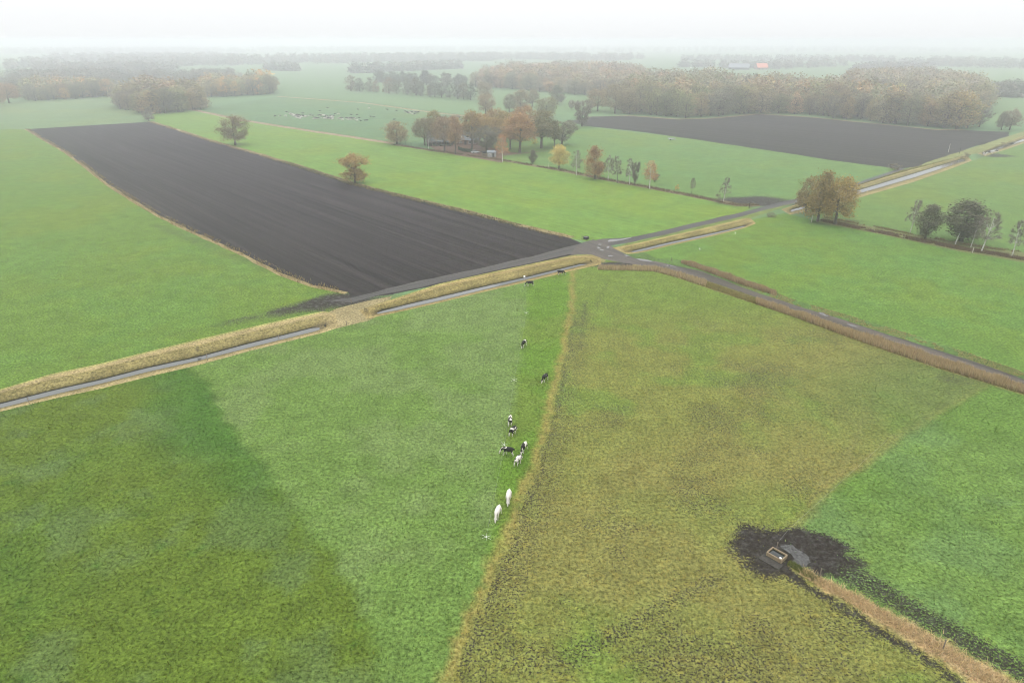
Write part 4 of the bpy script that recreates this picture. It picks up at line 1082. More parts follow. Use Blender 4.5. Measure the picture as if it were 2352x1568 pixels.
# far-off belts that read as one mass
def belt(a, b, n, thick, h, cols):
    A, Bp = np.array(g(*a)), np.array(g(*b)); y_far = A[1]
    u = (Bp - A) / np.hypot(*(Bp - A)); nv = np.array([-u[1], u[0]]) * (1 if u[0] > 0 else -1)
    for i in range(int(n * (1.6 if y_far > 1400 else 1.25))):
        p = A + (Bp - A) * R.random() + nv * R.uniform(0, thick)
        H = h * R.uniform(.75, 1.2)
        if float(vnoise(np.array([p[0] / 170.]), np.array([p[1] / 170.]), 4)[0]) < (.16 if y_far > 1400 else .36 if thick > 60 else .2): continue
        W_CELLS.append((p[0], p[1], H, H * R.uniform(.7, 1.2), np.array(R.choice(cols)) * R.uniform(.85, 1.15)))
FARC = [(.18, .18, .15), (.20, .18, .145), (.16, .17, .145)]
for a in (((0, 224), (60, 222), 24, 40, 15), ((0, 205), (260, 199), 130, 140, 16), ((560, 171), (698, 172), 60, 30, 14), ((600, 163), (680, 164), 30, 20, 14),
          ((718, 172), (880, 167), 60, 18, 15), ((860, 167), (1065, 158), 80, 16, 15), ((270, 200), (560, 190), 110, 70, 15), ((0, 185), (300, 180), 220, 300, 16), ((250, 178), (560, 172), 200, 260, 16),
          ((0, 160), (560, 152), 420, 900, 17), ((540, 150), (1240, 139), 420, 330, 18), ((1080, 137), (1420, 141), 160, 300, 17),
          ((1405, 152), (1660, 156), 42, 6, 14), ((1660, 157), (1790, 158), 40, 30, 13), ((1780, 160), (1960, 152), 50, 120, 14), ((1560, 142), (2100, 146), 120, 300, 14),
          ((1950, 168), (2352, 178), 170, 200, 15), ((2130, 186), (2400, 200), 110, 110, 16), ((2240, 222), (2352, 226), 44, 30, 14), ((2050, 152), (2420, 160), 150, 400, 15), ((-100, 128), (600, 122), 420, 1500, 18),
          ((600, 121), (1300, 117), 460, 1300, 18), ((1250, 122), (2450, 120), 420, 2000, 17), ((-300, 108), (2600, 106), 420, 3500, 18)):
    belt(*a, FARC)
def far_mass():
    base = tree_geo(77, 1, .8, .04, 'egg', 50, 13, .095, .095, .02)['leaf']
    alt = tree_geo(78, 1, .8, .06, 'egg', 16, 7, .22, .1, .02)['leaf']
    V, F, C = [], [], []; k = 0
    for x, y, H, W, c in W_CELLS:
        v0, f0, t0 = base if y < 1300 else alt
        a = R.uniform(0, 6.28); ca, sa = math.cos(a), math.sin(a); s = W / .8
        v = np.c_[(v0[:, 0] * ca - v0[:, 1] * sa) * s + x, (v0[:, 0] * sa + v0[:, 1] * ca) * s + y, v0[:, 2] * H]
        V.append(v); F.append(f0 + k); k += len(v); C.append(np.asarray(c)[None] * (.55 + .95 * t0)[:, None])
    o = link('woodland', mesh_np('woodland', np.concatenate(V), np.concatenate(F), {'col': np.concatenate(C)}), M_BLADE, kind='stuff')
    o['label'] = 'misty brown-grey woodland filling the distance up to the horizon'
far_mass()

# ------------------------------------------------------------------ cattle
def cow_mesh(pose):
    bm = bmesh.new(); lay = bm.verts.layers.skin.verify()
    def ch(v0, *pts):
        for p in pts:
            v = bm.verts.new(p[:3]); r = p[3]; v[lay].radius = (r, r) if len(p) < 5 else (p[3], p[4]); bm.edges.new((v0, v)); v0 = v
        return v0
    dz = -.78 if pose == 'lying' else 0
    pel = bm.verts.new((-.62, 0, 1.12 + dz)); pel[lay].radius = (.29, .31); pel[lay].use_root = True
    mid = ch(pel, (-.12, 0, 1.06 + dz, .35, .37)); chest = ch(mid, (.38, 0, 1.08 + dz, .31, .35)); nb = ch(chest, (.70, 0, 1.18 + dz, .19, .24))
    if pose == 'grazing':
        poll = ch(nb, (.95, .04, .92, .14), (1.15, .06, .60, .125)); ch(poll, (1.24, .07, .36, .10), (1.30, .08, .14, .075)); ears = [(1.10, .27, .58), (1.12, -.16, .58)]
    else:
        poll = ch(nb, (.95, 0, 1.36 + dz, .14), (1.14, 0, 1.50 + dz, .125)); ch(poll, (1.36, 0, 1.42 + dz, .10), (1.54, 0, 1.30 + dz, .075)); ears = [(1.08, .24, 1.50 + dz), (1.08, -.24, 1.50 + dz)]
    for e in ears: ch(poll, e + (.045,))
    ch(pel, (-.93, 0, 1.22 + dz, .06), (-1.0, 0, .85 + dz, .03), (-1.02, 0, max(.08, .48 + dz), .045))
    if pose == 'lying':
        for s in (-1, 1):
            ch(chest, (.45, s * .22, .18, .12), (.75, s * .26, .08, .06), (.5, s * .3, .06, .05))
            ch(pel, (-.5, s * .3, .22, .2), (-.15, s * .38, .10, .08), (-.5, s * .42, .06, .05))
    else:
        ch(mid, (-.36, 0, .80, .14))
        for s in (-1, 1):
            q = .10 * s
            ch(chest, (.44, s * .20, .78, .115), (.45 + q, s * .2, .46, .06), (.44 + q * 1.3, s * .2, .13, .045), (.48 + q * 1.3, s * .2, .02, .05))
            ch(pel, (-.56, s * .22, .88, .17), (-.50 - q, s * .23, .66, .11), (-.72 - q, s * .22, .46, .06), (-.66 - q * 1.3, s * .22, .12, .045), (-.62 - q * 1.3, s * .22, .02, .05))
    me = bpy.data.meshes.new('cow'); bm.to_mesh(me); bm.free()
    o = bpy.data.objects.new('cow', me); COL.objects.link(o)
    o.modifiers.new('skin', 'SKIN'); s = o.modifiers.new('sub', 'SUBSURF'); s.levels = s.render_levels = 1
    dg = bpy.context.evaluated_depsgraph_get(); dg.update()
    m2 = bpy.data.meshes.new_from_object(o.evaluated_get(dg)); bpy.data.objects.remove(o)
    m2.materials.clear(); m2.materials.append(M_HIDE); m2.polygons.foreach_set('use_smooth', np.ones(len(m2.polygons), bool)); m2.update()
    zmin = min(v.co.z for v in m2.vertices)
    for v in m2.vertices: v.co.z -= zmin
    return m2
COWS = {p: cow_mesh(p) for p in ('grazing', 'standing', 'lying')}
def cow(p, rz, pose, black, label, group, scale=1.0, legs=1.0):
    o = bpy.data.objects.new('cow', COWS[pose]); COL.objects.link(o)
    o.location = (p[0], p[1], -.01); o.rotation_euler = (0, 0, rz); o.scale = (scale,) * 3
    o.color = (black, legs, 0, 1)
    return tag(o, label, 'cow', group)
CG = 'cows grazing the narrow strip'
D2 = math.radians
cow(g(1288, 632), D2(-12), 'grazing', .85, 'almost all black cow grazing at the ditch, nearest the crossroads', CG, .98)
cow(g(1217, 657), D2(188), 'grazing', .62, 'black cow with white hindquarters grazing close to the ditch', CG)
cow(g(1203, 796), D2(247), 'grazing', .58, 'black cow with a white shoulder band alone in the strip below the ditch', CG)
cow(g(1251, 875), D2(240), 'grazing', .60, 'black cow with white rump beside the yellow fence margin', CG)
cow(g(1172, 974), D2(88), 'grazing', .54, 'cow seen from behind with a black-topped white rump, farthest of the close bunch', CG)
cow(g(1178, 998), D2(60), 'grazing', .58, 'dark-backed cow seen from behind, second of the close bunch', CG)
cow(g(1167, 1045), D2(165), 'grazing', .57, 'black and white cow standing sideways in the close bunch beside the fence wheel', CG, 1.02)
cow(g(1203, 1036), D2(248), 'grazing', .50, 'mostly white cow facing the camera with a black neck patch in the close bunch', CG)
cow(g(1190, 1066), D2(62), 'grazing', .49, 'white cow with black speckles and a black head in the close bunch', CG)
cow(g(1168, 1150), D2(262), 'grazing', .12, 'all white cow grazing towards the camera, the farther of the white two', CG, 1.04)
cow(g(1143, 1187), D2(255), 'grazing', .14, 'all white cow grazing, the nearest cow to the camera', CG, 1.04)
for i, (x, y, rz, b, ps, lab) in enumerate(((1940, 212, 100, .42, 'standing', 'white and black cow at the culvert of the far ditch'), (1985, 196, 20, .60, 'grazing', 'dark low cow behind the white one at the far culvert'), (2030, 194, 190, .40, 'grazing', 'pale cow in the middle of the group at the far culvert'), (2064, 182, 15, .52, 'grazing', 'black and white cow farthest along the group at the far culvert'), (2222, 106, 190, .8, 'grazing', 'dark cow grazing apart at the edge of the far ditch water'))):
    cow(g(*kr(x, y)), D2(rz), ps, b, lab, 'cows at the far culvert', 1.05)
HG = 'distant herd in the misty meadow'
def herd(a, b, n, lab, sp=4, white=.25):
    for i in range(n):
        t = (i + R.uniform(.1, .9)) / n
        x, y = a[0] + (b[0] - a[0]) * t + R.gauss(0, sp * .6), a[1] + (b[1] - a[1]) * t + R.gauss(0, sp)
        w = R.random()
        bl, word = (.12, 'white') if w < white * .7 else (.55, 'black and white') if w < white + .4 else (.72, 'mostly black')
        ps = R.choice(['standing', 'grazing', 'lying'])
        cow(g(*kh(x, y)), R.choice([R.uniform(-.6, .6), math.pi + R.uniform(-.6, .6)]), ps, bl, f'{word} cow {ps} {lab}', HG, R.uniform(.95, 1.08))
herd((290, 118), (455, 188), 26, "in the herd's dense first bunch", 5, .34)
herd((380, 148), (565, 162), 15, "in the first bunch's tail", 6)
herd((645, 197), (735, 190), 6, "between the herd's dense bunches", 3, .1)
herd((730, 142), (955, 168), 24, "in the second bunch's upper line", 7, .3)
herd((780, 180), (945, 194), 16, "in the second bunch's lower line", 4, .25)
herd((1022, 192), (1095, 190), 6, "in the herd's small knot", 5, .4)
herd((1140, 192), (1290, 202), 13, "in the herd's third bunch", 6, .15)
herd((2060, 100), (2245, 112), 14, "in the herd's separate bunch", 10, .3)
SINGLE = [(75, 161, .7), (150, 157, .5), (235, 157, .1), (248, 99, .7), (490, 121, .7), (865, 38, .7), (750, 88, .6), (1330, 60, .7), (1490, 39, .1), (1770, 64, .7), (1910, 79, .7), (2035, 90, .6), (605, 142, .6), (650, 156, .6), (975, 132, .7), (1030, 129, .1), (1225, 143, .7), (1310, 149, .7), (1515, 169, .7), (1560, 181, .7), (1345, 193, .6), (1310, 231, .1), (1365, 233, .7), (1428, 229, .7), (1462, 227, .7), (1870, 216, .7), (1098, 217, .1)]
for i, (x, y, b) in enumerate(SINGLE):
    wd = 'white' if b < .2 else 'black' if b > .65 else 'black and white'
    near = "outlying before the herd's first bunch" if x < 300 else "straying behind the herd's first bunch" if x < 700 else "straying above the herd's second bunch" if x < 1100 else "scattered round the herd's third bunch" if x < 1600 else "between the herd and its separate bunch"
    cow(g(*kh(x, y)), R.choice([.2, 3.3, 2.9, -.3]), R.choice(['grazing', 'standing']), b, f'single {wd} cow {near}', HG)

# ------------------------------------------------------------------ drinking trough, fences and small things
px, py = g(*K(1780, 1270, 7.84)(905, 700))
tr = empty('drinking_trough', (px, py, 0), math.radians(-48.6))
tag(tr, 'square wooden drinking trough of stacked planks filled with water in the trampled mud', 'trough')
TL, TW, TH, TT = 1.9, 1.4, .54, .12
for lv in range(2):
    z = .02 + TH / 4 + lv * TH / 2
    for s in (-1, 1):
        jj = R.uniform(-.015, .015)
        MB().box((jj, s * (TW / 2 - TT / 2), z), (TL, TT + R.uniform(-.01, .01), TH / 2 - .012)).build('plank', M_WOOD, tr)
        MB().box((s * (TL / 2 - TT / 2), jj, z), (TT + R.uniform(-.01, .01), TW - 2 * TT - .006, TH / 2 - .012)).build('plank', M_WOOD, tr)
MB().box((0, 0, .06), (TL - 2 * TT - .01, TW - 2 * TT - .01, .08)).build('basin_floor', M_BLACK, tr)
MB().box((0, 0, TH - .19), (TL - 2 * TT - .012, TW - 2 * TT - .012, .02)).build('water', M_WATER, tr)
fl = MB().box((TL / 2 - .34, -.30, TH - .10), (.24, .16, .12)).build('float_box', M_WHITE, tr)
for s in (-1, 1): MB().box((s * (TL / 2 - TT / 2), s * (TW / 2 - .35), TH + .012), (TT + .03, .1, .03)).build('batten', M_WOOD, tr)
bx, by = g(*K(1780, 1270, 7.84)(800, 790))
sl = MB().box((0, 0, .03), (2.5, 1.2, .08)).build('concrete_slab', M_CONC); sl.location = (bx, by, 0); sl.rotation_euler.z = math.radians(-48.6)
tag(sl, 'mud-covered flat concrete slab lying against the wooden trough', 'slab')
for i, (x, y) in enumerate(((862, 555), (885, 575))):
    bx, by = g(*K(1780, 1270, 7.84)(x, y)); o = MB().box((0, 0, .06), (.22, .11, .12)).build('brick', M_BRICK); o.location = (bx, by, 0); o.rotation_euler.z = .5 + i
    tag(o, ('loose brick touching the back corner of the trough' if i else 'loose brick lying farther out behind the trough corner'), 'brick')
gm = M_CONC
def post(px_, h=1.1, r=.055, mat=None, label='', tilt=0.0, group='fence posts', white=False):
    x, y = px_
    e = empty('fence_post', (x, y, 0), R.uniform(0, 6)); e.rotation_euler.x = tilt
    tag(e, label, 'post', group)
    MB().bar((0, 0, -.3), (0, 0, h), r * 1.1, r, 7).build('stake', mat or M_POST, e)
    MB().bar((r, 0, h - .15), (r + .07, 0, h - .13), .022, .018, 6).build('insulator', M_WHITE if white else M_BLACK, e)
    return e
FP = [(k7(832, 852), 1.25, 'wooden fence post just beyond the trough mud, on the straw strip'), (k7(1664, 1338), 1.3, 'wooden fence post far down the straw strip, nearest the camera'),
      (K(1780, 1270, 7.84)(912, 530), .9, 'thin post at the back corner of the trough'), (k5(1622, 92), 1.5, 'upright stake beside the round black tank'), (kt(2275, 646), 2.4, 'thick dark post at the muddy end of the dry bank'),
      (kt(500, 292), 2.0, 'pale post in the dry bank before the yellow tree'), (kf(330, 452), 2.6, 'dark gate post in front of the first farm oak'), (kf(383, 438), 2.4, 'dark gate post behind the first, by the farm oak'), (kf(445, 468), 2.4, 'dark gate post between the farm oak and the barn'),
      (ko(318, 555), 1.6, 'pale post on the bank at the foot of the three oaks'), (ko(1858, 850), 1.6, 'short pale post in the dry ditch below the curved birch'), (k5(152, 498), 1.1, 'post at the bottom corner of the big ploughed field'),
      (k5(120, 636), 1.1, 'post on the earth dam between the two ditch stretches'), (k5(1570, 272), 1.1, 'post at the water edge near the crossroads end of the ditch'), (k4(2240, 496), 1.0, 'post beside the muddy field corner, upper one'),
      (k4(2058, 546), 1.0, 'post beside the muddy field corner, lower one'), (k4(2210, 636), 1.0, 'post at the dam above the end of the water'), (k4(1780, 728), 1.0, 'post on the near bank of the ditch, close to its end'), (k4(1322, 852), 1.1, 'post on the near bank in the middle of the lower ditch'),
      (k4(187, 1136), 1.1, 'post on the near bank where the ditch leaves the picture'), (kr(1560, 182), 4.5, 'pale stake at the edge of the far ploughed field'), (kr(1676, 195), 3.2, 'dark stake by the far culvert'), (kj(1130, 378), 1.0, 'small post at the roadside beyond the crossroads'), (k3(997, 1282), 2.0, 'pale post at the corner of the roadside meadow below the oaks')]
for q, h, lab in FP: post(g(*q), h, .06 if h < 1.5 else .09, M_DARKWOOD if 'dark' in lab else M_PALEWOOD if 'pale' in lab else None, lab) if True and (globals().setdefault('M_PALEWOOD', plain('pale_post_wood', (.5, .47, .42), scale=9))) else None
bx, by = g(*k5(1255, 350)); e = empty('fence_energiser', (bx, by, 0)); tag(e, 'white electric fence box on a stake beside the ditch water', 'energiser')
MB().bar((0, 0, -.2), (0, 0, .8), .03, .03, 6).build('stake', M_POST, e); MB().box((0, 0, .95), (.42, .25, .38)).build('box', M_WHITE, e)
# rolling fence wheels of the strip grazing fence
FW = [(g(*kj(1428, 268)), .3, 'white six-spoked rolling fence wheel in the roadside meadow'), (g(*kj(1805, 100)), .3, 'faint rolling fence wheel in the roadside meadow close to the ditch'), (g(*kb(175, 700)), 1.35, 'rolling fence wheel in the grass below the ditch, above the white-banded cow'),
      (g(*kb(25, 1535)), 1.4, 'rolling fence wheel left of the cow with the white rump'), (g(*kc(440, 500)), 1.0, 'rolling fence wheel touching the cow that stands sideways'), (g(1117, 1240), 1.4, 'rolling fence wheel nearest the camera, below the white cows')]
for (x, y), rz, lab in FW:
    e = empty('tumble_fence_roller', (x, y, .5), rz); tag(e, lab, 'fence wheel', 'rolling wheels of the electric fences')
    MB().bar((-.09, 0, 0), (.09, 0, 0), .05, .05, 8).build('hub', M_WHITE, e)
    for i in range(6):
        t = i * math.pi / 3 + .52
        MB().bar((0, .07 * math.cos(t), .07 * math.sin(t)), (0, .62 * math.cos(t), .55 * math.sin(t) if math.sin(t) > -.9 else -.49),  .015, .012, 5).build('spoke', M_WHITE, e)
wr = MB(); ws = [g(*kc(440, 500))] + [g(*kb(25, 1535))] + [g(*kb(175, 700))] + [g(*k5(1255, 350))]; ws = [g(1117, 1240)] + ws
for a, b in zip(ws, ws[1:]): wr.bar((a[0], a[1], .52), (b[0], b[1], .55),   .005, .005, 4, False)
tag(wr.build('fence_wire', M_METAL), 'thin wire strung between the rolling wheels along the grazed strip', 'wire')
wr = MB().bar(g(*kj(1428, 268)) + (.52,), g(*kj(1805, 100)) + (.52,),   .005, .005, 4, False)
tag(wr.build('fence_wire', M_METAL), 'thin wire strung between the two wheels of the roadside meadow', 'wire')
q0, q1, q2 = g(*K(1780, 1270, 7.84)(912, 530)), g(*K(1780, 1270, 7.84)(1120, 240)), g(2050, 1003)
wr = MB().bar(q0 + (.85,), q1 + (.5,), .006, .006, 4, False).bar(q1 + (.5,), q2 + (.5,),   .005, .005, 4, False)
tag(wr.build('fence_wire', M_METAL), 'thin wire running up from the trough post through the worn grass', 'wire')

bx, by = g(1346, 549); e = empty('water_tank', (bx, by, 0)); tag(e, 'round black water tank standing at the crossroads on the meadow edge', 'tank')
MB().lathe([(.0, .05), (.74, .05), (.80, .0), (.86, .62), (.90, .70), (.84, .72), (.80, .62), (.76, .12)], 26).build('tub', M_BLACK, e)
MB().lathe([(.0, .60), (.80, .60)], 26).build('water', M_PUDDLE, e)
# culvert pipes and dam ends
for (x, y), rz, lab in ((k5(1692, 234), .25, 'dark culvert pipe mouth at the crossroads end of the ditch'), (k4(2095, 640), .3, 'dark plank and pipe at the dam end of the lower ditch')):
    bx, by = g(x, y, -.6); e = empty('culvert', (bx, by, -.75), rz); tag(e, lab, 'culvert', 'culverts of the ditch')
    MB().lathe([(.30, -.9), (.30, .9), (.24, .9), (.24, -.9)], 14).build('pipe', M_BLACK, e).rotation_euler = (0, math.radians(90), 0)
    MB().box((-.6, 0, .35), (.1, 1.6, .5)).build('board', M_DARKWOOD, e)
for x, y, s, lab in ((k4(1262, 800) + (10, 'leafless grey bush on the far bank of the lower ditch')), (k4(2335, 552) + (12, 'leafless grey bush on the earth dam between the ditch stretches')), (k3(740, 1254) + (20, 'brown bush in the end of the ditch below the track')), (kr(1740, 235) + (22, 'brown scrub in the end of the far ditch')), (kr(1000, 358) + (26, 'pale scrub at the bottom corner of the far ploughed field')), (kr(2130, 122) + (18, 'brown scrub overhanging the far ditch water'))):
    p = g(x, y); plant_tree('shrub', 'shrub', p, max(1.0, s / FPX * depth_of(p) * .55), s / FPX * depth_of(p), (.14, .115, .075), lab, 'bush', lod=0)

# grey feed trailer at the far field
bx, by = g(*kt(1590, 46)); e = empty('feed_trailer', (bx, by, 0), -.18); tag(e, 'low grey feed trailer parked in the meadow at the far ploughed field', 'trailer')
MB().box((0, 0, .62), (4.2, 1.7, .12)).build('bed', M_METAL, e)
for s in (-1, 1):
    MB().box((0, s * .82, 1.0), (4.2, .06, .16)).box((0, s * .82, 1.28), (4.2, .06, .10)).build('side_rail', M_METAL, e)
    for x in (-1.9, -.65, .65, 1.9): MB().box((x, s * .82, .98), (.08, .09, .62)).build('stanchion', M_METAL, e)
    MB().lathe([(.0, -.1), (.36, -.1), (.38, 0), (.36, .1), (.0, .1)], 16).build('wheel', M_BLACK, e).rotation_euler = (math.radians(90), 0, 0)
    e.children[-1].location = (-.6, s * .98, .38)
MB().bar((2.1, .5, .55), (3.2, 0, .5), .05, .05, 6).bar((2.1, -.5, .55), (3.2, 0, .5), .05, .05, 6).build('drawbar', M_METAL, e)

# ------------------------------------------------------------------ farmstead
def gable(L, W, h, ridge, hole=None):
    m = MB()
    m.poly([(-L / 2, -W / 2, 0), (L / 2, -W / 2, 0), (L / 2, W / 2, 0), (-L / 2, W / 2, 0), (-L / 2, -W / 2, h), (L / 2, -W / 2, h), (L / 2, W / 2, h), (-L / 2, W / 2, h), (-L / 2, 0, ridge), (L / 2, 0, ridge)],
           (0, 1, 5, 4), (2, 3, 7, 6), (1, 2, 6, 9, 5), (3, 0, 4, 8, 7))
    return m
def roof(L, W, h, ridge, over=.4, th=.16):
    m = MB(); k = (ridge - h) / (W / 2); z0 = h - k * over
    for s in (-1, 1):
        y0 = s * (W / 2 + over)
        a = [(-L / 2 - over, y0, z0 + .02), (L / 2 + over, y0, z0 + .02), (L / 2 + over, 0, ridge + .03), (-L / 2 - over, 0, ridge + .03)]
        b = [(x, y, z + th) for x, y, z in a]
        m.poly(a + b, (0, 1, 2, 3), (4, 5, 6, 7), (0, 1, 5, 4), (0, 3, 7, 4), (1, 2, 6, 5))
    return m
def window(parent, c, w, h, face):
    """face: outward direction '+x', '-y' ..."""
    ax = 0 if face[1] == 'x' else 1; s = 1 if face[0] == '+' else -1
    f = empty_part = MB()
    def bx_(u0, u1, z0, z1, d0, d1, m):
        lo, hi = [0, 0, 0], [0, 0, 0]
        lo[ax], hi[ax] = sorted((c[ax] + s * d0, c[ax] + s * d1)); lo[1 - ax], hi[1 - ax] = c[1 - ax] + u0, c[1 - ax] + u1; lo[2], hi[2] = c[2] + z0, c[2] + z1
        m.box([(a + b) / 2 for a, b in zip(lo, hi)], [b - a for a, b in zip(lo, hi)])
    t = .09
    for a in ((-w / 2, -w / 2 + t, -h / 2, h / 2), (w / 2 - t, w / 2, -h / 2, h / 2), (-w / 2 + t, w / 2 - t, h / 2 - t, h / 2), (-w / 2 + t, w / 2 - t, -h / 2, -h / 2 + t), (-.03, .03, -h / 2 + t, h / 2 - t)):
        bx_(*a, .01, .08, f)
    fr_ = f.build('window', M_WHITE, parent)
    pn = MB(); bx_(-w / 2 + t, w / 2 - t, -h / 2 + t, h / 2 - t, .015, .04, pn); pn.build('pane', M_GLASS, fr_)
HR = -.14
bx, by = g(*kf(745, 448)); e = empty('barn', (bx, by, 0), HR); tag(e, 'low black timber barn with a grey roof and open front under the oaks', 'barn')
L, W, h, rg = 13.5, 7.5, 2.8, 6.2
wl_ = MB(); wl_.poly([(-L / 2, -W / 2, 0), (-L / 2, W / 2, 0), (-L / 2, W / 2, h), (-L / 2, 0, rg), (-L / 2, -W / 2, h)], (0, 1, 2, 3, 4)); wl_.poly([(L / 2, -W / 2, 0), (L / 2, W / 2, 0), (L / 2, W / 2, h), (L / 2, 0, rg), (L / 2, -W / 2, h)], (0, 1, 2, 3, 4)); wl_.box((0, W / 2 - .06, h / 2), (L - .1, .1, h))
wl_.build('wall', M_DARKWOOD, e); wl_ = MB().box((-5.2, -W / 2 + .06, h / 2), (3.0, .1, h)); wl_.build('front_panel', M_DARKWOOD, e)
for x in (-3.6, -.8, 2.0, 4.6, 6.65): MB().box((x, -W / 2 + .1, h / 2), (.2, .2, h)).build('pillar', M_WOOD, e)
roof(L, W, h, rg).build('roof', M_SLATE, e); MB().box((0, -W / 2 + .1, h - .12), (L, .22, .24)).build('eave_beam', M_WOOD, e)
bx, by = g(*kf(1020, 448)); e = empty('farmhouse', (bx, by + 6, 0), HR); tag(e, 'brown brick farmhouse with a grey roof half hidden among the trees', 'house')
L, W, h, rg = 15, 8.5, 3.0, 8.2
gable(L, W, h, rg).build('wall', M_BRICK, e); rf = roof(L, W, h, rg).build('roof', M_SLATE, e); MB().box((3.5, 0, rg + .4), (.8, .8, 1.6)).build('chimney', M_BRICK, rf)
for x in (-5.6, -2.8, 2.6, 5.4): window(e, (x, -W / 2, 1.5), 1.5, 1.5, '-y')
for y in (-2, 2): window(e, (-L / 2, y, 1.5), 1.3, 1.4, '-x'); window(e, (L / 2, y, 1.5), 1.3, 1.4, '+x')
window(e, (-L / 2, 0, 5.0), 1.4, 1.5, '-x')
d = MB().box((0, -W / 2 - .04, 1.1), (1.2, .08, 2.2)).build('door', M_DARKWOOD, e); MB().box((.4, -W / 2 - .1, 1.1), (.14, .05, .05)).build('handle', M_METAL, d)
for x in (-3.2, 1.2):
    q = MB(); q.box((x, -W / 2 + 1.1, 4.55), (2.0, 1.6, 1.5)); dm = q.build('dormer', M_WHITE, e); window(dm, (x, -W / 2 + .3, 4.6), 1.4, 1.1, '-y') if False else None
    MB().box((x, -W / 2 + .27, 4.6), (1.4, .05, 1.0)).build('pane', M_GLASS, dm)
bx, by = g(*kf(1285, 572)); e = empty('shed', (bx, by + 1.5, 0), HR + .1); tag(e, 'small grey wooden shed with a dark doorway beside the orange birch', 'shed')
gable(4.2, 3.2, 2.3, 3.1).build('wall', plain('grey_shed_boards', (.24, .235, .23), scale=5), e); roof(4.2, 3.2, 2.3, 3.1, .25, .1).build('roof', M_SLATE, e)
MB().box((.9, -1.64, 1.0), (1.0, .06, 2.0)).build('door', M_DARKWOOD, e); window(e, (-1.0, -1.6, 1.35), .9, .8, '-y')
bx, by = g(*kf(1230, 562)); e = empty('lean_to', (bx, by + 1.5, 0), HR); tag(e, 'open dark woodshed with a flat roof between the car and the grey shed', 'woodshed')
for x in (-2.4, 0, 2.4):
    for y in (-1.1, 1.1): MB().box((x, y, 1.0), (.15, .15, 2.0)).build('pillar', M_WOOD, e)
MB().box((0, 0, 2.08), (5.4, 2.8, .14)).build('roof', M_DARKWOOD, e); MB().box((0, 1.2, 1.0), (4.6, .08, 1.9)).build('back_wall', M_DARKWOOD, e); MB().box((-.6, .6, .55), (3.0, .7, 1.0)).build('log_stack', M_WOOD, e)
def car(p, rz, paint, label):
    e = empty('car', (p[0], p[1], 0), rz); tag(e, label, 'car', 'cars parked at the farm')
    b = MB(); b.poly([(2.1, -.85, .35), (2.1, .85, .35), (-2.1, .85, .35), (-2.1, -.85, .35), (2.15, -.86, .72), (2.15, .86, .72), (1.1, .86, .92), (1.1, -.86, .92), (-2.12, .86, .95), (-2.12, -.86, .95)],
        (0, 1, 5, 4), (4, 5, 6, 7), (7, 6, 8, 9), (9, 8, 2, 3), (0, 4, 7, 9, 3), (1, 2, 8, 6, 5), (0, 3, 2, 1))
    b.build('body', paint, e)
    c = MB(); c.poly([(1.0, -.8, .93), (1.0, .8, .93), (-2.0, .8, .96), (-2.0, -.8, .96), (.25, -.66, 1.46), (.25, .66, 1.46), (-1.7, .66, 1.48), (-1.7, -.66, 1.48)], (0, 1, 5, 4), (1, 2, 6, 5), (2, 3, 7, 6), (3, 0, 4, 7)); c.build('windows', M_GLASS, e)
    MB().poly([(.28, -.67, 1.47), (.28, .67, 1.47), (-1.72, .67, 1.49), (-1.72, -.67, 1.49), (.2, -.6, 1.53), (.2, .6, 1.53), (-1.6, .6, 1.54), (-1.6, -.6, 1.54)], (4, 5, 6, 7), (0, 1, 5, 4), (1, 2, 6, 5), (2, 3, 7, 6), (3, 0, 4, 7)).build('roof', paint, e)
    for x in (-1.3, 1.3):
        for s in (-1, 1):
            w_ = MB().lathe([(.0, -.1), (.31, -.1), (.33, 0), (.31, .1), (.0, .1)], 14).build('wheel', M_BLACK, e); w_.rotation_euler = (math.radians(90), 0, 0); w_.location = (x, s * .8, .33)
    for s in (-1, 1): MB().box((2.12, s * .6, .62), (.1, .3, .14)).build('headlight', M_WHITE, e)
car(g(*kf(1112, 530)), .5, M_SILVER, 'silver car parked by the hedge in the farmyard'); car(g(*kf(735, 455)), -.2 + HR, plain('dark_car_paint', (.03, .03, .035), rough=.3, spec=.5), 'dark car standing in the open front of the black barn')
hp = G([(935, 492), (1000, 515), (1082, 520)], kf)
m = 2600; p = along([(x, y - .9) for x, y in hp], [(x, y + .9) for x, y in hp], m); z = NR.uniform(0, 1.5, m)
hv = np.c_[p, z]; s = .22; d1 = NR.normal(0, 1, (m, 3)); d2 = NR.normal(0, 1, (m, 3)); d1 *= s / np.linalg.norm(d1, axis=1)[:, None]; d2 *= s / np.linalg.norm(d2, axis=1)[:, None]
hb = link('hedge', mesh_np('hedge', np.stack([hv - d1, hv + d2, hv + d1, hv - d2], 1).reshape(-1, 3), np.arange(4 * m).reshape(-1, 4), {'col': np.repeat(tone((.035, .075, .035), m), 4, axis=0)}), M_BLADE)
tag(hb, 'dark green clipped hedge in front of the farmhouse', 'hedge')
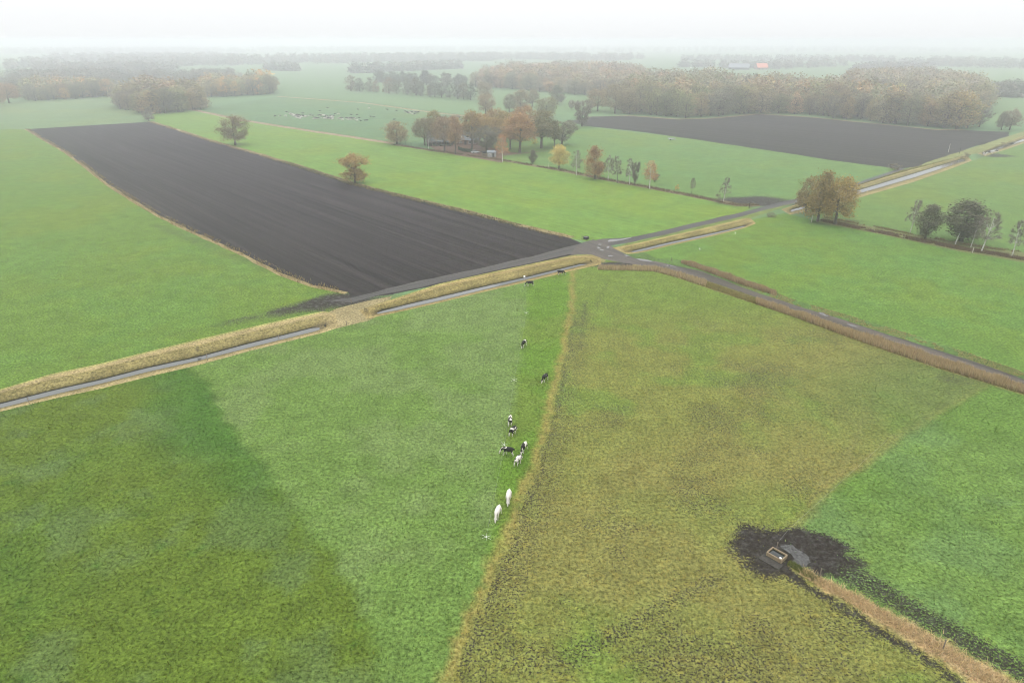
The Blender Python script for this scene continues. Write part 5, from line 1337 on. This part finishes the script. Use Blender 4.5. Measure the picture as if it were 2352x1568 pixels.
# far farm and other roofs in the mist
def far_barn(x, y, L, W, h, rg, roofm, wallm, label, rz=0.0, cat='barn'):
    bx, by = g(x, y); e = empty('far_barn', (bx, by, 0), rz); tag(e, label, cat, 'farm buildings in the mist')
    gable(L, W, h, rg).build('wall', wallm, e); roof(L, W, h, rg).build('roof', roofm, e)
    for k in range(3): MB().box((-L / 3 + k * L / 3, -W / 2 - .04, h * .35), (L / 9, .1, h * .7)).build('door', M_DARKWOOD, e)
far_barn(1697, 160, 40, 24, 4.0, 11, M_SLATE, M_DARKWOOD, 'long grey-roofed barn of the misty far farm', -.35)
far_barn(1748, 160, 22, 16, 4.0, 11.5, M_TILE, M_BRICK, 'farmhouse with a big orange roof next to the grey barn in the mist', .1, 'house')
far_barn(938, 140, 20, 9, 3, 5.5, M_PALE, M_PALE, 'long white-roofed shed in the mist behind the tree rows', .05)
far_barn(908, 142, 9, 8, 3, 5.5, M_PALE, M_PALE, 'short white-roofed shed beside the long white one in the mist', .05)
far_barn(469, 128, 24, 12, 4, 7, M_PALE, M_PALE, 'single white roof far away in the misty woods', .0)
far_barn(2080, 170, 18, 14, 3, 9, M_TILE, M_PALE, 'house with a dull red roof showing above the second wood', .1, 'house')
for i, (x, y) in enumerate(((1550, 154), (1587, 154), (1600, 156), (1622, 156))):
    bx, by = g(x, y + 2); o = MB().bar((-.6 * 3, 0, .75), (.6 * 3, 0, .75), .75, .75, 12).build('silage_bale', M_WHITE); o.location = (bx, by, 0)
    tag(o, ['white wrapped bale lying apart in the misty far meadow', 'white wrapped bale between the lone one and the far farm', 'white wrapped bale before the pair at the far farm', 'white wrapped bale nearest the far farm'][i], 'bale', 'wrapped bales at the far farm')

# labels shared by several things get their place in the row
ORD = 'first second third fourth fifth sixth seventh eighth ninth tenth eleventh twelfth thirteenth fourteenth fifteenth sixteenth seventeenth eighteenth nineteenth twentieth'.split()
same = {}
for o in SC.objects:
    if o.parent is None and 'label' in o and 'group' in o: same.setdefault((o['group'], o['label']), []).append(o)
for (gr, lab), os_ in same.items():
    if len(os_) < 2: continue
    os_.sort(key=lambda o: o.location.x / max(o.location.y, 1))
    ref = {'trees of the big wood': 'the farm side', 'trees of the brown wood': 'the hedgerow side', 'trees of the second wood': 'the meadow gap', HG: 'the field side'}.get(gr, 'the outer side' if 'copse' in gr else 'the herd side')
    for i, o in enumerate(os_):
        o['label'] = f"{ORD[min(i, 19)]} {lab}, from {ref}"
